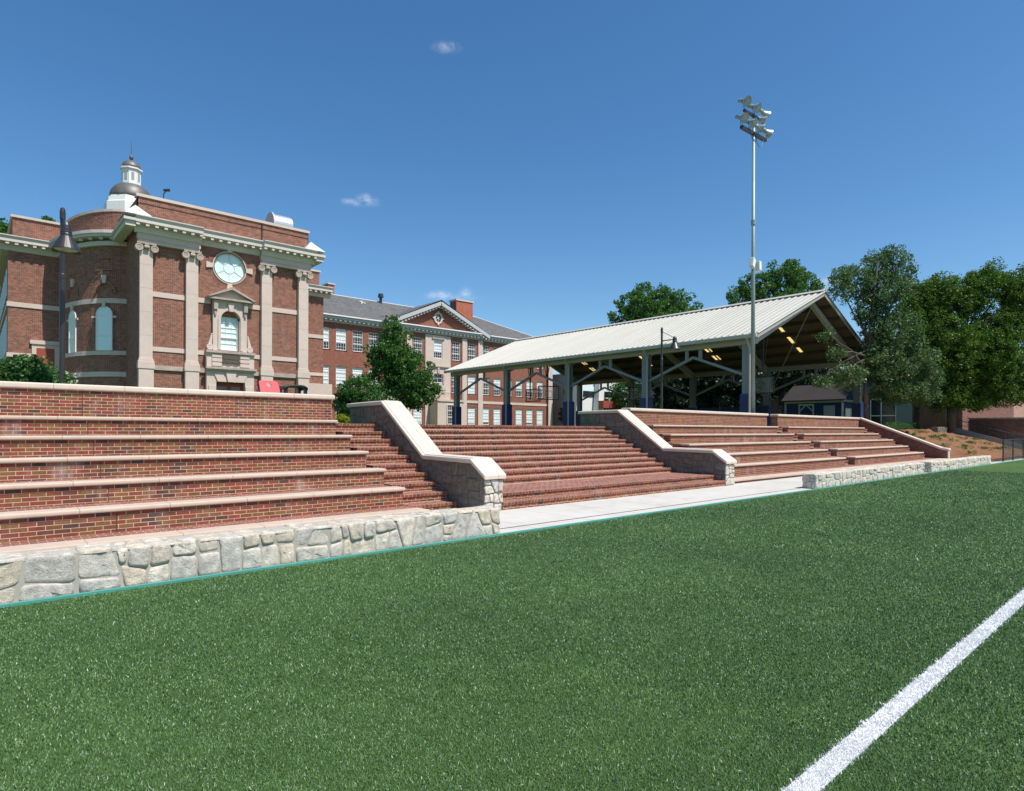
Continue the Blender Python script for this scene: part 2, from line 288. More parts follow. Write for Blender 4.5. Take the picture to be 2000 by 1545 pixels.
# ---------------------------------------------------------------- builders
COL = sc.collection
def tag(o, label=None, cat=None, group=None, kind=None):
    if label: o['label'] = label
    if cat: o['category'] = cat
    if group: o['group'] = group
    if kind: o['kind'] = kind
    return o
def thing(name, loc, label, cat, group=None):
    o = bpy.data.objects.new(name, None); COL.objects.link(o); o.location = loc; o.empty_display_size = .3
    return tag(o, label, cat, group)
def rootloc(p):
    v = Vector((0, 0, 0))
    while p is not None: v += p.location; p = p.parent
    return v
class MB:
    def __init__(s): s.v = []; s.f = []
    def add(s, vs, fs):
        n = len(s.v); s.v += [tuple(p) for p in vs]; s.f += [tuple(n+i for i in q) for q in fs]; return s
    def box(s, x0, x1, y0, y1, z0, z1):
        return s.add([(x0,y0,z0),(x1,y0,z0),(x1,y1,z0),(x0,y1,z0),(x0,y0,z1),(x1,y0,z1),(x1,y1,z1),(x0,y1,z1)],
            [(0,3,2,1),(4,5,6,7),(0,1,5,4),(1,2,6,5),(2,3,7,6),(3,0,4,7)])
    def prism(s, poly, axis, a, b):
        # poly: 2D points; axis 'x': (y,z), 'y': (x,z), 'z': (x,y)
        n = len(poly)
        def P(p, t): return (t, p[0], p[1]) if axis == 'x' else ((p[0], t, p[1]) if axis == 'y' else (p[0], p[1], t))
        vs = [P(p, a) for p in poly]+[P(p, b) for p in poly]
        fs = [tuple(range(n)), tuple(range(2*n-1, n-1, -1))]+[(i, i+n, (i+1) % n+n, (i+1) % n) for i in range(n)]
        return s.add(vs, fs)
    def tube(s, p0, p1, r0, r1=None, n=10, cap=True):
        if r1 is None: r1 = r0
        a = Vector(p0); b = Vector(p1); d = (b-a).normalized()
        u = d.cross(Vector((0, 0, 1)) if abs(d.z) < .95 else Vector((1, 0, 0))).normalized(); w = d.cross(u)
        vs = []
        for c, r in ((a, r0), (b, r1)):
            for i in range(n):
                t = 2*math.pi*i/n; vs.append(c+(u*math.cos(t)+w*math.sin(t))*r)
        fs = [(i, (i+1) % n, (i+1) % n+n, i+n) for i in range(n)]
        if cap: fs += [tuple(range(n-1, -1, -1)), tuple(range(n, 2*n))]
        return s.add(vs, fs)
    def beam(s, p0, p1, w, h, up=(0, 0, 1)):
        a = Vector(p0); b = Vector(p1); d = (b-a).normalized(); U = Vector(up); sd_ = d.cross(U).normalized(); U = sd_.cross(d)
        vs = []
        for c in (a, b):
            for i, j in ((-1, -1), (1, -1), (1, 1), (-1, 1)): vs.append(c+sd_*i*w/2+U*j*h/2)
        return s.add(vs, [(0, 1, 2, 3), (7, 6, 5, 4), (0, 4, 5, 1), (1, 5, 6, 2), (2, 6, 7, 3), (3, 7, 4, 0)])
    def lathe(s, c, prof, n=24, axis='z', a0=0):
        vs = []; c = Vector(c)
        for r, h in prof:
            for i in range(n):
                t = 2*math.pi*i/n+a0; x, y = r*math.cos(t), r*math.sin(t)
                vs.append(c+(Vector((x, y, h)) if axis == 'z' else (Vector((x, h, y)) if axis == 'y' else Vector((h, x, y)))))
        fs = []
        for k in range(len(prof)-1):
            for i in range(n): fs.append((k*n+i, k*n+(i+1) % n, (k+1)*n+(i+1) % n, (k+1)*n+i))
        fs += [tuple(range(n-1, -1, -1)), tuple((len(prof)-1)*n+i for i in range(n))]
        return s.add(vs, fs)
    def path(s, pts, z0, z1, t, side=1):
        # vertical band of thickness t following a plan polyline
        P = [Vector((p[0], p[1])) for p in pts]; off = []
        for i in range(len(P)):
            d = (P[min(i+1, len(P)-1)]-P[max(i-1, 0)]).normalized(); off.append(P[i]+Vector((-d.y, d.x))*t*side)
        vs = []
        for A, B in zip(P, off): vs += [(A.x, A.y, z0), (A.x, A.y, z1), (B.x, B.y, z1), (B.x, B.y, z0)]
        fs = []
        for i in range(len(P)-1):
            a = i*4; b = a+4
            for k in range(4): fs.append((a+k, b+k, b+(k+1) % 4, a+(k+1) % 4))
        fs += [(3, 2, 1, 0), (len(vs)-4, len(vs)-3, len(vs)-2, len(vs)-1)]
        return s.add(vs, fs)
    def build(s, name, mat, parent=None, bevel=0, smooth=False, seg=2, recalc=True, uz=0, ux=0):
        off = rootloc(parent)
        me = bpy.data.meshes.new(name)
        me.from_pydata([(p[0]-off.x, p[1]-off.y, p[2]-off.z) for p in s.v], [], s.f)
        if recalc:
            import bmesh
            bm = bmesh.new(); bm.from_mesh(me); bmesh.ops.recalc_face_normals(bm, faces=bm.faces); bm.to_mesh(me); bm.free()
        uvl = me.uv_layers.new(name='UVMap'); n = len(me.loops)
        co = np.empty(len(me.vertices)*3); me.vertices.foreach_get('co', co); co = co.reshape(-1, 3)+np.array(off)
        li = np.empty(n, dtype=np.int32); me.loops.foreach_get('vertex_index', li)
        nn = np.empty(len(me.polygons)*3); me.polygons.foreach_get('normal', nn); nn = np.abs(nn.reshape(-1, 3))
        lt = np.empty(len(me.polygons), dtype=np.int32); me.polygons.foreach_get('loop_total', lt)
        ln = np.repeat(nn, lt, axis=0); c = co[li]
        zt = (ln[:, 2] > .6); xt = (~zt) & (ln[:, 0] > ln[:, 1])
        uvx = np.where(xt, c[:, 1], c[:, 0]); uvy = np.where(zt, c[:, 1], c[:, 2]-uz); uvx = uvx-ux
        uvl.data.foreach_set('uv', np.stack([uvx, uvy], 1).ravel())
        if smooth: me.shade_smooth()
        me.materials.append(mat if not isinstance(mat, str) else M[mat])
        o = bpy.data.objects.new(name, me); COL.objects.link(o)
        if parent is not None: o.parent = parent
        if bevel:
            b = o.modifiers.new('bevel', 'BEVEL'); b.width = bevel; b.segments = seg; b.limit_method = 'ANGLE'; b.angle_limit = R(35)
        return o
def B(): return MB()
def fastmesh(name, V, k, mat, parent=None, smooth=False):
    # V: (n*k,3) array, consecutive k vertices per face
    off = rootloc(parent); V = (V-np.array(off)).astype(np.float32)
    me = bpy.data.meshes.new(name); n = len(V)//k
    me.vertices.add(len(V)); me.vertices.foreach_set('co', V.ravel())
    me.loops.add(len(V)); me.loops.foreach_set('vertex_index', np.arange(len(V), dtype=np.int32))
    me.polygons.add(n); me.polygons.foreach_set('loop_start', np.arange(n, dtype=np.int32)*k)
    me.update(calc_edges=True); me.validate()
    me.materials.append(M[mat] if isinstance(mat, str) else mat)
    o = bpy.data.objects.new(name, me); COL.objects.link(o)
    if parent is not None: o.parent = parent
    return o
def struct(o): o['kind'] = 'structure'; return o
# ---------------------------------------------------------------- ground
TE = 7.78                            # field edge
struct(B().add([(-60, -60, 0), (110, -60, 0), (110, TE, 0), (-60, TE, 0)], [(0, 1, 2, 3)]).build('turf', 'turf'))
struct(B().add([(-60, TE-.01, -.004), (110, TE-.01, -.004), (110, 15, -.004), (-60, 15, -.004)], [(0, 1, 2, 3)]).build('walkway', 'conc'))
struct(B().box(-60, 110, TE-.02, TE+.035, -.02, .03).build('field_edging', 'teal'))
struct(B().add([(-60, 8.30, 0), (60, 8.30, 0), (60, 8.335, 0), (-60, 8.335, 0)], [(0, 1, 2, 3)]).build('drain_slot', 'black'))
struct(B().add([(-200, 15.5, 1.86), (400, 15.5, 1.86), (400, 500, 1.86), (-200, 500, 1.86)], [(0, 1, 2, 3)]).build('terrace_lawn', 'grass'))
struct(B().add([(-1500, -1500, -.03), (1500, -1500, -.03), (1500, 1500, -.03), (-1500, 1500, -.03)], [(0, 1, 2, 3)]).build('ground', 'grass'))
# sideline
LY0, LY1 = 1.25, 1.37
struct(B().add([(-60, LY0, .004), (110, LY0, .004), (110, LY1, .004), (-60, LY1, .004)], [(0, 1, 2, 3)]).build('sideline_marking', 'line'))
def blades():
    rg = np.random.default_rng(3)
    P = []
    def ring(d0, d1, dens, hgt, wid):
        a0, a1 = R(-46), R(44); A = .5*(a1-a0)*(d1*d1-d0*d0); n = int(A*dens)
        r = np.sqrt(rg.uniform(d0*d0, d1*d1, n)); th = rg.uniform(a0, a1, n)
        x = r*np.sin(th); f = r*np.cos(th)
        X = SX*f+CX*x; Y = CX*f-SX*x
        ok = Y < TE-.03; X = X[ok]; Y = Y[ok]; n = len(X)
        P.append((X, Y, hgt*rg.uniform(.6, 1.25, n), wid*rg.uniform(.7, 1.3, n)))
    ring(2.0, 4.0, 22000, .012, .0035); ring(4.0, 6.5, 10000, .013, .0052); ring(6.5, 10, 6500, .014, .0062); ring(10, 17, 2400, .016, .0095); ring(17, 34, 650, .018, .017)
    X, Y, H, Wd = (np.concatenate([p[i] for p in P]) for i in range(4)); n = len(X)
    th = rg.uniform(0, 2*np.pi, n); lean = rg.uniform(.1, 1.0, n)*H; la = rg.uniform(0, 2*np.pi, n)+0
    dx, dy = np.cos(th)*Wd/2, np.sin(th)*Wd/2; lx, ly = np.cos(la)*lean, np.sin(la)*lean
    z = np.zeros(n)
    V = np.stack([np.stack([X-dx, Y-dy, z], 1), np.stack([X+dx, Y+dy, z], 1), np.stack([X+dx*.5+lx, Y+dy*.5+ly, H], 1), np.stack([X-dx*.5+lx, Y-dy*.5+ly, H], 1)], 1)
    edge = rg.normal(0, .006, n)
    white = (Y > LY0+edge) & (Y < LY1+edge)
    o = fastmesh('turf_fibres', V[~white].reshape(-1, 3), 4, 'blade'); tag(o, 'short green artificial turf fibres covering the playing field', 'turf', kind='stuff')
    Vw = V[white]; c = Vw.mean(axis=1, keepdims=True)
    Vw2 = Vw.copy(); Vw2[:, :, :2] += rg.normal(0, .012, (len(Vw), 1, 2))
    Vw = np.concatenate([Vw, Vw2]); Vw[:, 2:, 2] *= 1.1
    o = fastmesh('sideline_fibres', Vw.reshape(-1, 3), 4, 'line_blade'); tag(o, 'white painted turf fibres of the sideline crossing the lower right corner', 'field line', kind='stuff')
blades()
# ---------------------------------------------------------------- fieldstone generator
def clip(poly, px, py, nx, ny):
    out = []; n = len(poly)
    for i in range(n):
        a, b = poly[i], poly[(i+1) % n]
        da = (a[0]-px)*nx+(a[1]-py)*ny; db = (b[0]-px)*nx+(b[1]-py)*ny
        if da <= 0: out.append(a)
        if (da < 0 < db) or (db < 0 < da):
            t = da/(da-db); out.append((a[0]+(b[0]-a[0])*t, a[1]+(b[1]-a[1])*t))
    return out
def split_poly(poly, target, rd, out):
    w = max(p[0] for p in poly)-min(p[0] for p in poly); h = max(p[1] for p in poly)-min(p[1] for p in poly)
    A = abs(sum(poly[i][0]*poly[(i+1) % len(poly)][1]-poly[(i+1) % len(poly)][0]*poly[i][1] for i in range(len(poly))))/2
    if A < target*rd.uniform(.55, 1.9) and w < h*2.6+.03 and h < w*2.0+.03: out.append(poly); return
    gx = sum(p[0] for p in poly)/len(poly); gy = sum(p[1] for p in poly)/len(poly)
    t = rd.uniform(-.17, .17); an = rd.gauss(0, .16)
    if w > h*1.15 or (w > h*.8 and rd.random() < .4): px, py, nx, ny = gx+t*w, gy, math.cos(an), math.sin(an)
    else: px, py, nx, ny = gx, gy+t*h, math.sin(an), math.cos(an)
    a = clip(poly, px, py, nx, ny); b = clip(poly, px, py, -nx, -ny)
    for q in (a, b):
        if len(q) >= 3: split_poly(q, target, rd, out)
def stones(mb, s0, s1, t0, t1, fn, cell=(.34, .25), seed=1, depth=.03, inside=None, gap=.008, edge_out=0):
    rd = random.Random(seed); out = []
    n0 = max(1, int((s1-s0)/1.1))
    for i in range(n0):
        a, b = s0+(s1-s0)*i/n0, s0+(s1-s0)*(i+1)/n0; split_poly([(a, t0), (b, t0), (b, t1), (a, t1)], cell[0]*cell[1]*.82, rd, out)
    for poly in out:
        gx = sum(p[0] for p in poly)/len(poly); gy = sum(p[1] for p in poly)/len(poly)
        if inside and not inside(gx, gy): continue
        sz = max(.05, min(max(p[0] for p in poly)-min(p[0] for p in poly), max(p[1] for p in poly)-min(p[1] for p in poly)))
        sm = []
        for a in range(len(poly)):
            p, q = poly[a], poly[(a+1) % len(poly)]; L_ = math.dist(p, q); c1 = min(.25, .025/max(L_, .03)); m_ = max(0, int(L_/.09))
            sm.append((p[0]+(q[0]-p[0])*c1, p[1]+(q[1]-p[1])*c1))
            for k in range(m_):
                t = c1+(1-2*c1)*(k+1)/(m_+1); sm.append((p[0]+(q[0]-p[0])*t, p[1]+(q[1]-p[1])*t))
            sm.append((p[0]+(q[0]-p[0])*(1-c1), p[1]+(q[1]-p[1])*(1-c1)))
        n = len(sm); d = depth*rd.uniform(.35, 1.3); tx, ty = rd.uniform(-.06, .06), rd.uniform(-.09, .05)
        jr = [(rd.uniform(-.006, .006), rd.uniform(-.006, .006)) for _ in sm]
        vs = []
        for ins, dd, jit in ((gap, -.02, 0), (gap+.003, d*.55, .002), (gap+.014, d, .003), (gap+sz*.16, d*1.06, .006), (gap+sz*.32, d*1.08, .006)):
            k = max(.15, 1-2*ins/sz)
            for p, jj in zip(sm, jr):
                x = gx+(p[0]-gx)*k+jj[0]+rd.uniform(-jit, jit); y = gy+(p[1]-gy)*k+jj[1]+rd.uniform(-jit, jit)
                x = min(max(x, s0+.001), s1-.001); y = min(max(y, t0+.001), t1+edge_out)
                vs.append(fn(x, y, dd+((x-gx)*tx+(y-gy)*ty if dd > 0 else 0)+rd.uniform(-jit, jit)*.7))
        vs.append(fn(gx, gy, d*1.08+rd.uniform(-.003, .003)))
        fs = []
        for r_ in range(4):
            for a in range(n): fs.append((r_*n+a, r_*n+(a+1) % n, (r_+1)*n+(a+1) % n, (r_+1)*n+a))
        for a in range(n): fs.append((4*n+a, 4*n+(a+1) % n, 5*n))
        mb.add(vs, fs)
def stone_wall(x0, x1, label, seed, y0=7.86, th=.44, h=.455, endL=False):
    w = thing('stone_wall', ((x0+x1)/2, y0+th/2, 0), label, 'stone wall', 'low fieldstone walls along the field')
    B().box(x0+.024, x1-.024, y0+.022, y0+th-.022, -.02, h-.012).build('mortar_core', 'mortar', w)
    m = B()
    stones(m, x0, x1, 0, h, lambda s, t, d: (s, y0+.03-d, t), seed=seed, cell=(.36, .25), edge_out=.012, gap=.008)
    stones(m, x0, x1, y0+.0, y0+th, lambda s, t, d: (s, t, h-.02+d*.8), seed=seed+5, cell=(.42, .24), depth=.022, gap=.009)
    stones(m, y0, y0+th, 0, h, lambda s, t, d: (x0+.03-d, s, t), seed=seed+9, cell=(.24, .2), edge_out=.01)
    stones(m, y0, y0+th, 0, h, lambda s, t, d: (x1-.03+d, s, t), seed=seed+11, cell=(.24, .2), edge_out=.01)
    m.build('stone_facing', 'stone', w, smooth=True)
    return w
stone_wall(-5, 6.66, 'long low pale fieldstone wall along the turf at left, below the brick seats', 4)
stone_wall(19.15, 29.75, 'low pale fieldstone wall beyond the paved opening, nearer of the two at right', 40)
stone_wall(30.75, 41.5, 'low pale fieldstone wall farthest right, past the narrow gap', 77)
# ---------------------------------------------------------------- bleachers
T1Y, TD = 11.3, .805
TZ = [.53, .89, 1.255, 1.62, 1.985]
CT = .075
def tiers(root, x0, x1, top=True, xt0=None, xt1=None, sret=True):
    xt0 = x0 if xt0 is None else xt0; xt1 = x1 if xt1 is None else xt1
    for n in range(5):
        y = T1Y+TD*n; z0 = .0 if n == 0 else TZ[n-1]-.2
        s = B().box(x0, x1, y, y+TD+.3, z0, TZ[n]-CT).build('seat_riser', 'brick', root, uz=TZ[n]-CT-.0677*20, ux=n*.37)
        B().box(x0-.04, x1+.04, y-.055, y+.34, TZ[n]-CT, TZ[n]).build('seat_slab', 'coping', s, bevel=.026, seg=3)
        B().box(x0, x1, y+.342, y+TD+.02, TZ[n]-CT, TZ[n]-.012).build('tread', 'brick_tread', s)
    yb = T1Y+TD*5
    w = B().box(xt0, xt1, yb, yb+.36, 1.5, 2.53).build('back_wall', 'brick', root, uz=2.53-.0677*30)
    B().box(xt0-.07, xt1+.07, yb-.065, yb+.42, 2.53, 2.655).build('wall_coping', 'coping_lt', w, bevel=.035, seg=3)
def platform(root, x0, x1, xe=None):
    p = B().box(x0, x1, 10.46, 11.4, -.02, .08).build('platform_base', 'brick', root)
    B().box(x0, x1 if xe is None else xe, 10.40, 10.84, .062, .14).build('platform_edging', 'coping', p, bevel=.015)
    B().box(x0+.002, x1-.002, 10.842, 11.45, .07, .132).build('platform_paving', 'brick_tread', p)
bl = thing('brick_bleachers', (3, 12, 0), 'long brick seating block at left with pale stone seat edges and a tall back wall', 'bleachers', None)
tiers(bl, -6, 6.86, xt1=7.13, xt0=-6)
platform(bl, -6, 6.95)
br = thing('brick_bleachers', (25, 12, 0), 'brick seating block right of the wide central steps, below the canopy and light pole', 'bleachers', None)
tiers(br, 20.15, 30.65, xt0=19.75, xt1=31.2)
platform(br, 18.7, 30.8)
b2 = thing('brick_bleachers', (38, 12, 0), 'farthest brick seating block, ending at the sloping brick side wall', 'bleachers', None)
tiers(b2, 31.85, 42.4, xt0=32.4, xt1=43.9)
platform(b2, 30.8, 43.9)
def aisle(x0, x1, label, y0=11.15, top=True):
    t = thing('aisle_steps', ((x0+x1)/2, 12.8, 0), label, 'steps', 'narrow brick aisle steps')
    for k in range(10):
        y = y0+.402*k; z = .14+.1955*k
        s = B().box(x0, x1, y+.02, y+.85 if k < 9 else y+1.4, -.02 if k == 0 else z-.4, z-.066).build('step', 'brick', t, uz=z-.066-.0677*20, ux=k*.23)
        if k: B().box(x0+.002, x1-.002, y+.017, y+.0199, z-.1955, z-.1955+.013).build('mortar_bed', 'joint', s)
        B().box(x0, x1, y, y+.1, z-.0655, z).build('nosing', 'header', s, bevel=.006, uz=z-.0667, ux=k*.04)
        B().box(x0+.001, x1-.001, y+.1005, y+.45 if k < 9 else y+.7, z-.0655, z-.002).build('step_tread', 'brick_tread', s)
for n in range(6):
    y_ = T1Y+TD*n; zb_ = .135 if n == 0 else TZ[n-1]; zt_j = TZ[n]-CT if n < 5 else 2.53
    B().box(1.693, 1.707, y_-.002, y_+.01, zb_, zt_j).build('expansion_joint', plain('joint_sealant', (.10, .04, .035), .6) if 'joint_sealant' not in bpy.data.materials else bpy.data.materials['joint_sealant'], bl)
aisle(6.96, 8.2, 'narrow brick steps between the left seats and the stone stair wall')
aisle(18.62, 20.1, 'narrow brick steps just right of the far stone stair wall', y0=11.15)
aisle(30.7, 31.8, 'narrow brick steps between the two right seating blocks')
aisle(42.45, 43.8, 'narrow brick steps beside the sloping brick side wall')
st = thing('grand_staircase', (13.4, 12.5, 0), 'wide flight of brick steps with a deep landing between two stone stair walls', 'staircase')
for k in range(12):
    y = (10.2, 10.55)[k] if k < 2 else 12.16+.3222*(k-2); z = (.165, .325)[k] if k < 2 else .48+.1578*(k-2)
    s = B().box(8.73, 18.03, y+.022, y+(2.0 if k == 1 else .9), -.02 if k < 2 else z-.35, z-.066).build('step', 'brick', st, uz=z-.066-.0677*20, ux=k*.23)
    if k > 1: B().box(8.732, 18.028, y+.019, y+.0219, z-.1575, z-.1575+.014).build('mortar_bed', 'joint', s)
    B().box(8.73, 18.03, y, y+.1, z-.0655, z).build('nosing', 'header', s, bevel=.006, uz=z-.0667, ux=k*.04)
    B().box(8.731, 18.029, y+.1005, y+(1.75 if k == 1 else .5), z-.0655, z-.002).build('step_tread', 'brick_tread', s)
def cheek(x0, x1, label, seed):
    c = thing('stair_wall', ((x0+x1)/2, 13, 0), label, 'stair wall', 'stone walls flanking the wide steps')
    pr = [(10.22, .70), (10.66, 1.02), (12.55, 1.04), (14.55, 2.41), (16.48, 2.39)]   # underside of coping (Y,Z)
    body = [(10.22, -.02)]+pr+[(16.48, -.02)]
    B().prism(body, 'x', x0+.03, x1-.03).build('mortar_core', 'mortar_dk', c)
    def zt(y):
        for (a, za), (b, zb) in zip(pr, pr[1:]):
            if a <= y <= b: return za+(zb-za)*(y-a)/(b-a)
        return .7
    m = B()
    stones(m, 10.2, 16.46, 0, 2.39, lambda s, t, d: (x0+.03-d, s, min(t, zt(min(max(s, 10.22), 16.48))-.005)), cell=(.42, .27), seed=seed, inside=lambda a, b: b < zt(a)-.02, depth=.022)
    stones(m, 10.2, 16.46, 0, 2.39, lambda s, t, d: (x1-.03+d, s, min(t, zt(min(max(s, 10.22), 16.48))-.005)), cell=(.42, .27), seed=seed+3, inside=lambda a, b: b < zt(a)-.02, depth=.022)
    m.build('side_stones', 'stone_dk', c, smooth=True)  # side shade carried by the darker stone colour
    m = B(); stones(m, x0, x1, 0, .69, lambda s, t, d: (s, 10.22-d, t), cell=(.24, .23), seed=seed+7, depth=.02)
    m.build('front_stones', 'stone', c, smooth=True)
    def band(lo, hi, out, y0=0, y1=0):
        top = [(y, z+hi) for y, z in pr]; bot = [(y, z+lo) for y, z in pr]
        top[0] = (pr[0][0]-out, pr[0][1]+hi-out*.25); bot[0] = (pr[0][0]-out, pr[0][1]+lo-out*.25)
        top[-1] = (pr[-1][0]+out, top[-1][1]); bot[-1] = (pr[-1][0]+out, bot[-1][1])
        return bot+top[::-1]
    cp = B()
    P_ = band(0, .105, .07)
    cp.prism(P_, 'x', x0-.05, x1+.05)
    o = cp.build('coping', 'coping_lt', c, bevel=.025, seg=3)
    B().prism(band(.1055, .122, -.03), 'x', x0+.03, x1-.03).build('coping_ridge', 'coping_lt', o, bevel=.006)
cheek(8.2, 8.72, 'fieldstone stair wall with pale sloping coping, nearer one on the left of the wide steps', 11)
cheek(18.04, 18.6, 'fieldstone stair wall with pale sloping coping, farther one on the right of the wide steps', 23)
# sloping side wall at far right
sw = thing('side_wall', (44.1, 13, 0), 'brick side wall with sloping pale coping at the far end of the seats', 'wall')
B().prism([(10.45, -.02), (10.45, .62), (10.75, .66), (15.3, 2.53), (15.72, 2.53), (15.72, -.02)], 'x', 43.95, 44.3).build('wall_body', 'brick_dark', sw)
B().prism([(10.36, .61), (10.36, .73), (10.75, .79), (15.28, 2.66), (15.8, 2.66), (15.8, 2.535), (15.3, 2.535), (10.78, .665)], 'x', 43.88, 44.37).build('coping', 'coping_lt', sw, bevel=.025)
B().box(43.97, 44.28, 10.40, 10.447, 0, .6).build('end_stones', 'stone', sw)
# ---------------------------------------------------------------- vegetation
def leaves(rg, centers, radii, n_per, size, asp=.55, droop=.2):
    c = np.repeat(centers, n_per, axis=0); r = np.repeat(radii, n_per); n = len(c)
    d = rg.normal(size=(n, 3)); d /= np.linalg.norm(d, axis=1)[:, None]
    p = c+d*(r*rg.uniform(.25, 1, n)**.6)[:, None]*np.array([1, 1, .8])
    a = rg.normal(size=(n, 3)); a[:, 2] -= droop; a /= np.linalg.norm(a, axis=1)[:, None]
    b = np.cross(a, rg.normal(size=(n, 3))); b /= np.linalg.norm(b, axis=1)[:, None]
    s = size*rg.uniform(.6, 1.3, n)
    a *= (s/2)[:, None]; b *= (s*asp/2)[:, None]
    return np.stack([p-a, p+b*1., p+a, p-b*1.], 1).reshape(-1, 3)
def tree(name, base_, crowns, label, cat='tree', mat='leaf_mid', trunk=.22, clumps=220, per=30, size=.22, crad=(.35, .75), seed=1, group=None, shell=.45, fork=None, trunkmat='bark', flowers=None, nobark=False, cull=None):
    rg = np.random.default_rng(seed); rd = random.Random(seed)
    t = thing(name, base_, label, cat, group)
    vol = np.array([c[3]*c[4]*c[5] for c in crowns])**.75; vol = vol/vol.sum()
    C_, Rr = [], []
    for c, w in zip(crowns, vol):
        k = max(6, int(clumps*w)); d = rg.normal(size=(k, 3)); d /= np.linalg.norm(d, axis=1)[:, None]
        q = rg.uniform(shell**3, 1, k)**(1/3)
        p = np.array(c[:3])+d*q[:, None]*np.array(c[3:6])*rg.uniform(.85, 1.12, (k, 1))
        C_.append(p); Rr.append(rg.uniform(crad[0], crad[1], k))
    C_ = np.concatenate(C_); Rr = np.concatenate(Rr)
    V = leaves(rg, C_, Rr, per, size)
    if V is not None:
        fastmesh('crown', V, 4, mat, t)
    if flowers:
        k = flowers[1]; idx = rg.choice(len(C_), min(k, len(C_)), replace=False)
        fastmesh('flowers', leaves(rg, C_[idx]+rg.normal(0, .1, (len(idx), 3)), Rr[idx]*.5, flowers[2], size*.9), 4, flowers[0], t)
    if not nobark:
        m = B(); b0 = Vector(base_); top = Vector((sum(c[0] for c in crowns)/len(crowns), sum(c[1] for c in crowns)/len(crowns), max(c[2] for c in crowns)))
        fk = b0.lerp(top, .3) if fork is None else Vector(fork)
        mid = b0.lerp(fk, .5)+Vector((rd.uniform(-.05, .05), rd.uniform(-.05, .05), 0))
        m.tube(b0, mid, trunk*1.15, trunk*.95); m.tube(mid, fk, trunk*.95, trunk*.8)
        m.tube(fk, top, trunk*.75, trunk*.12)
        for c in crowns:
            e = Vector(c[:3]); s_ = fk.lerp(top, rd.uniform(0, .4)); md = s_.lerp(e, .5)+Vector((rd.uniform(-.3, .3), rd.uniform(-.3, .3), .2))
            m.tube(s_, md, trunk*.45, trunk*.3, 7); m.tube(md, e, trunk*.3, trunk*.12, 7)
            for _ in range(5):
                g = Vector([c[i]+rd.uniform(-.8, .8)*c[i+3] for i in range(3)]); m.tube(md.lerp(e, rd.random()), g, trunk*.14, trunk*.04, 5)
        m.build('trunk', trunkmat, t, smooth=True)
    return t
def W(u, Y):
    r = (u-1000)/1200; return Y*(SX+CX*r)/(CX-SX*r)
def ZV(u, v, Y):
    r = (u-1000)/1200; f = Y/(CX-SX*r); return EYE-(v-840-.0035*(u-1000))/1200*f
REFU = None
def ell(u, v, ru, rv, Y, dd=0):
    """crown blob seen around photo position (u,v), half sizes in photo pixels; all blobs of a tree stand about one distance away"""
    rt = (REFU-1000)/1200; D = Y/(CX-SX*rt)+dd; r = (u-1000)/1200; k = D/1200
    s_ = ru*k/math.sqrt(1+.5*r*r)
    return (D*(SX+CX*r), D*(CX-SX*r), EYE-(v-840-.0035*(u-1000))*k, s_, s_, rv*k)
Yt = 24
REFU = 782; tree('maple_tree', (W(782, Yt), Yt, 1.86), [ell(770, 660, 30, 34, Yt), ell(768, 700, 50, 34, Yt), ell(800, 730, 48, 42, Yt), ell(742, 690, 24, 30, Yt), ell(830, 765, 30, 26, Yt), ell(790, 775, 44, 26, Yt), ell(752, 745, 40, 30, Yt), ell(765, 635, 14, 15, Yt), ell(850, 765, 16, 12, Yt)],
     'dark green leafy tree beyond the left stone stair wall, before the classroom building', mat='leaf_mid', clumps=430, per=52, size=.135, crad=(.14, .40), seed=5, trunk=.13)
Ys = 19.5
REFU = 700; tree('crape_myrtle', (W(700, Ys), Ys, 1.86), [ell(690, 770, 34, 28, Ys), ell(720, 780, 30, 30, Ys), ell(668, 790, 16, 26, Ys), ell(700, 745, 20, 14, Ys), ell(740, 800, 20, 20, Ys), ell(685, 805, 26, 18, Ys)],
     'bushy shrub with pink flowers between the left back wall and the stone stair wall', 'shrub', mat='leaf_shrub', clumps=260, per=50, size=.09, crad=(.1, .24), seed=8, trunk=.05, flowers=('petal_pink', 70, 9))
Ys = 18.2
REFU = 672; tree('golden_shrub', (W(672, Ys), Ys, 1.86), [ell(668, 818, 11, 9, Ys), ell(680, 825, 8, 8, Ys)],
     'small yellow-green bush behind the end of the left seats', 'shrub', mat='leaf_yel', clumps=40, per=40, size=.06, crad=(.06, .12), seed=3, trunk=.02)
Ys = 18.5
REFU = 50; tree('rose_of_sharon', (W(50, Ys), Ys, 1.86), [ell(10, 735, 40, 28, Ys), ell(60, 722, 34, 26, Ys), ell(100, 738, 30, 22, Ys), ell(40, 712, 20, 16, Ys), ell(-30, 735, 40, 34, Ys), ell(30, 750, 60, 20, Ys), ell(90, 755, 50, 20, Ys)],
     'green shrub with few pink blooms behind the left back wall, beside the lamp post', 'shrub', mat='leaf_shrub', clumps=330, per=60, size=.075, crad=(.09, .22), seed=9, trunk=.04, flowers=('petal_pink', 5, 5))
tree('white_flowering_shrub', (W(136, 17.6), 17.6, 1.86), [ell(134, 742, 13, 12, 17.6), ell(138, 755, 12, 10, 17.6)],
     'small white flowering bush just right of the left lamp post', 'shrub', mat='leaf_shrub', clumps=30, per=14, size=.06, crad=(.06, .14), seed=2, trunk=.015, flowers=('petal_white', 26, 14))
far = 'trees rising beyond the canopy roof'
Yf = 62
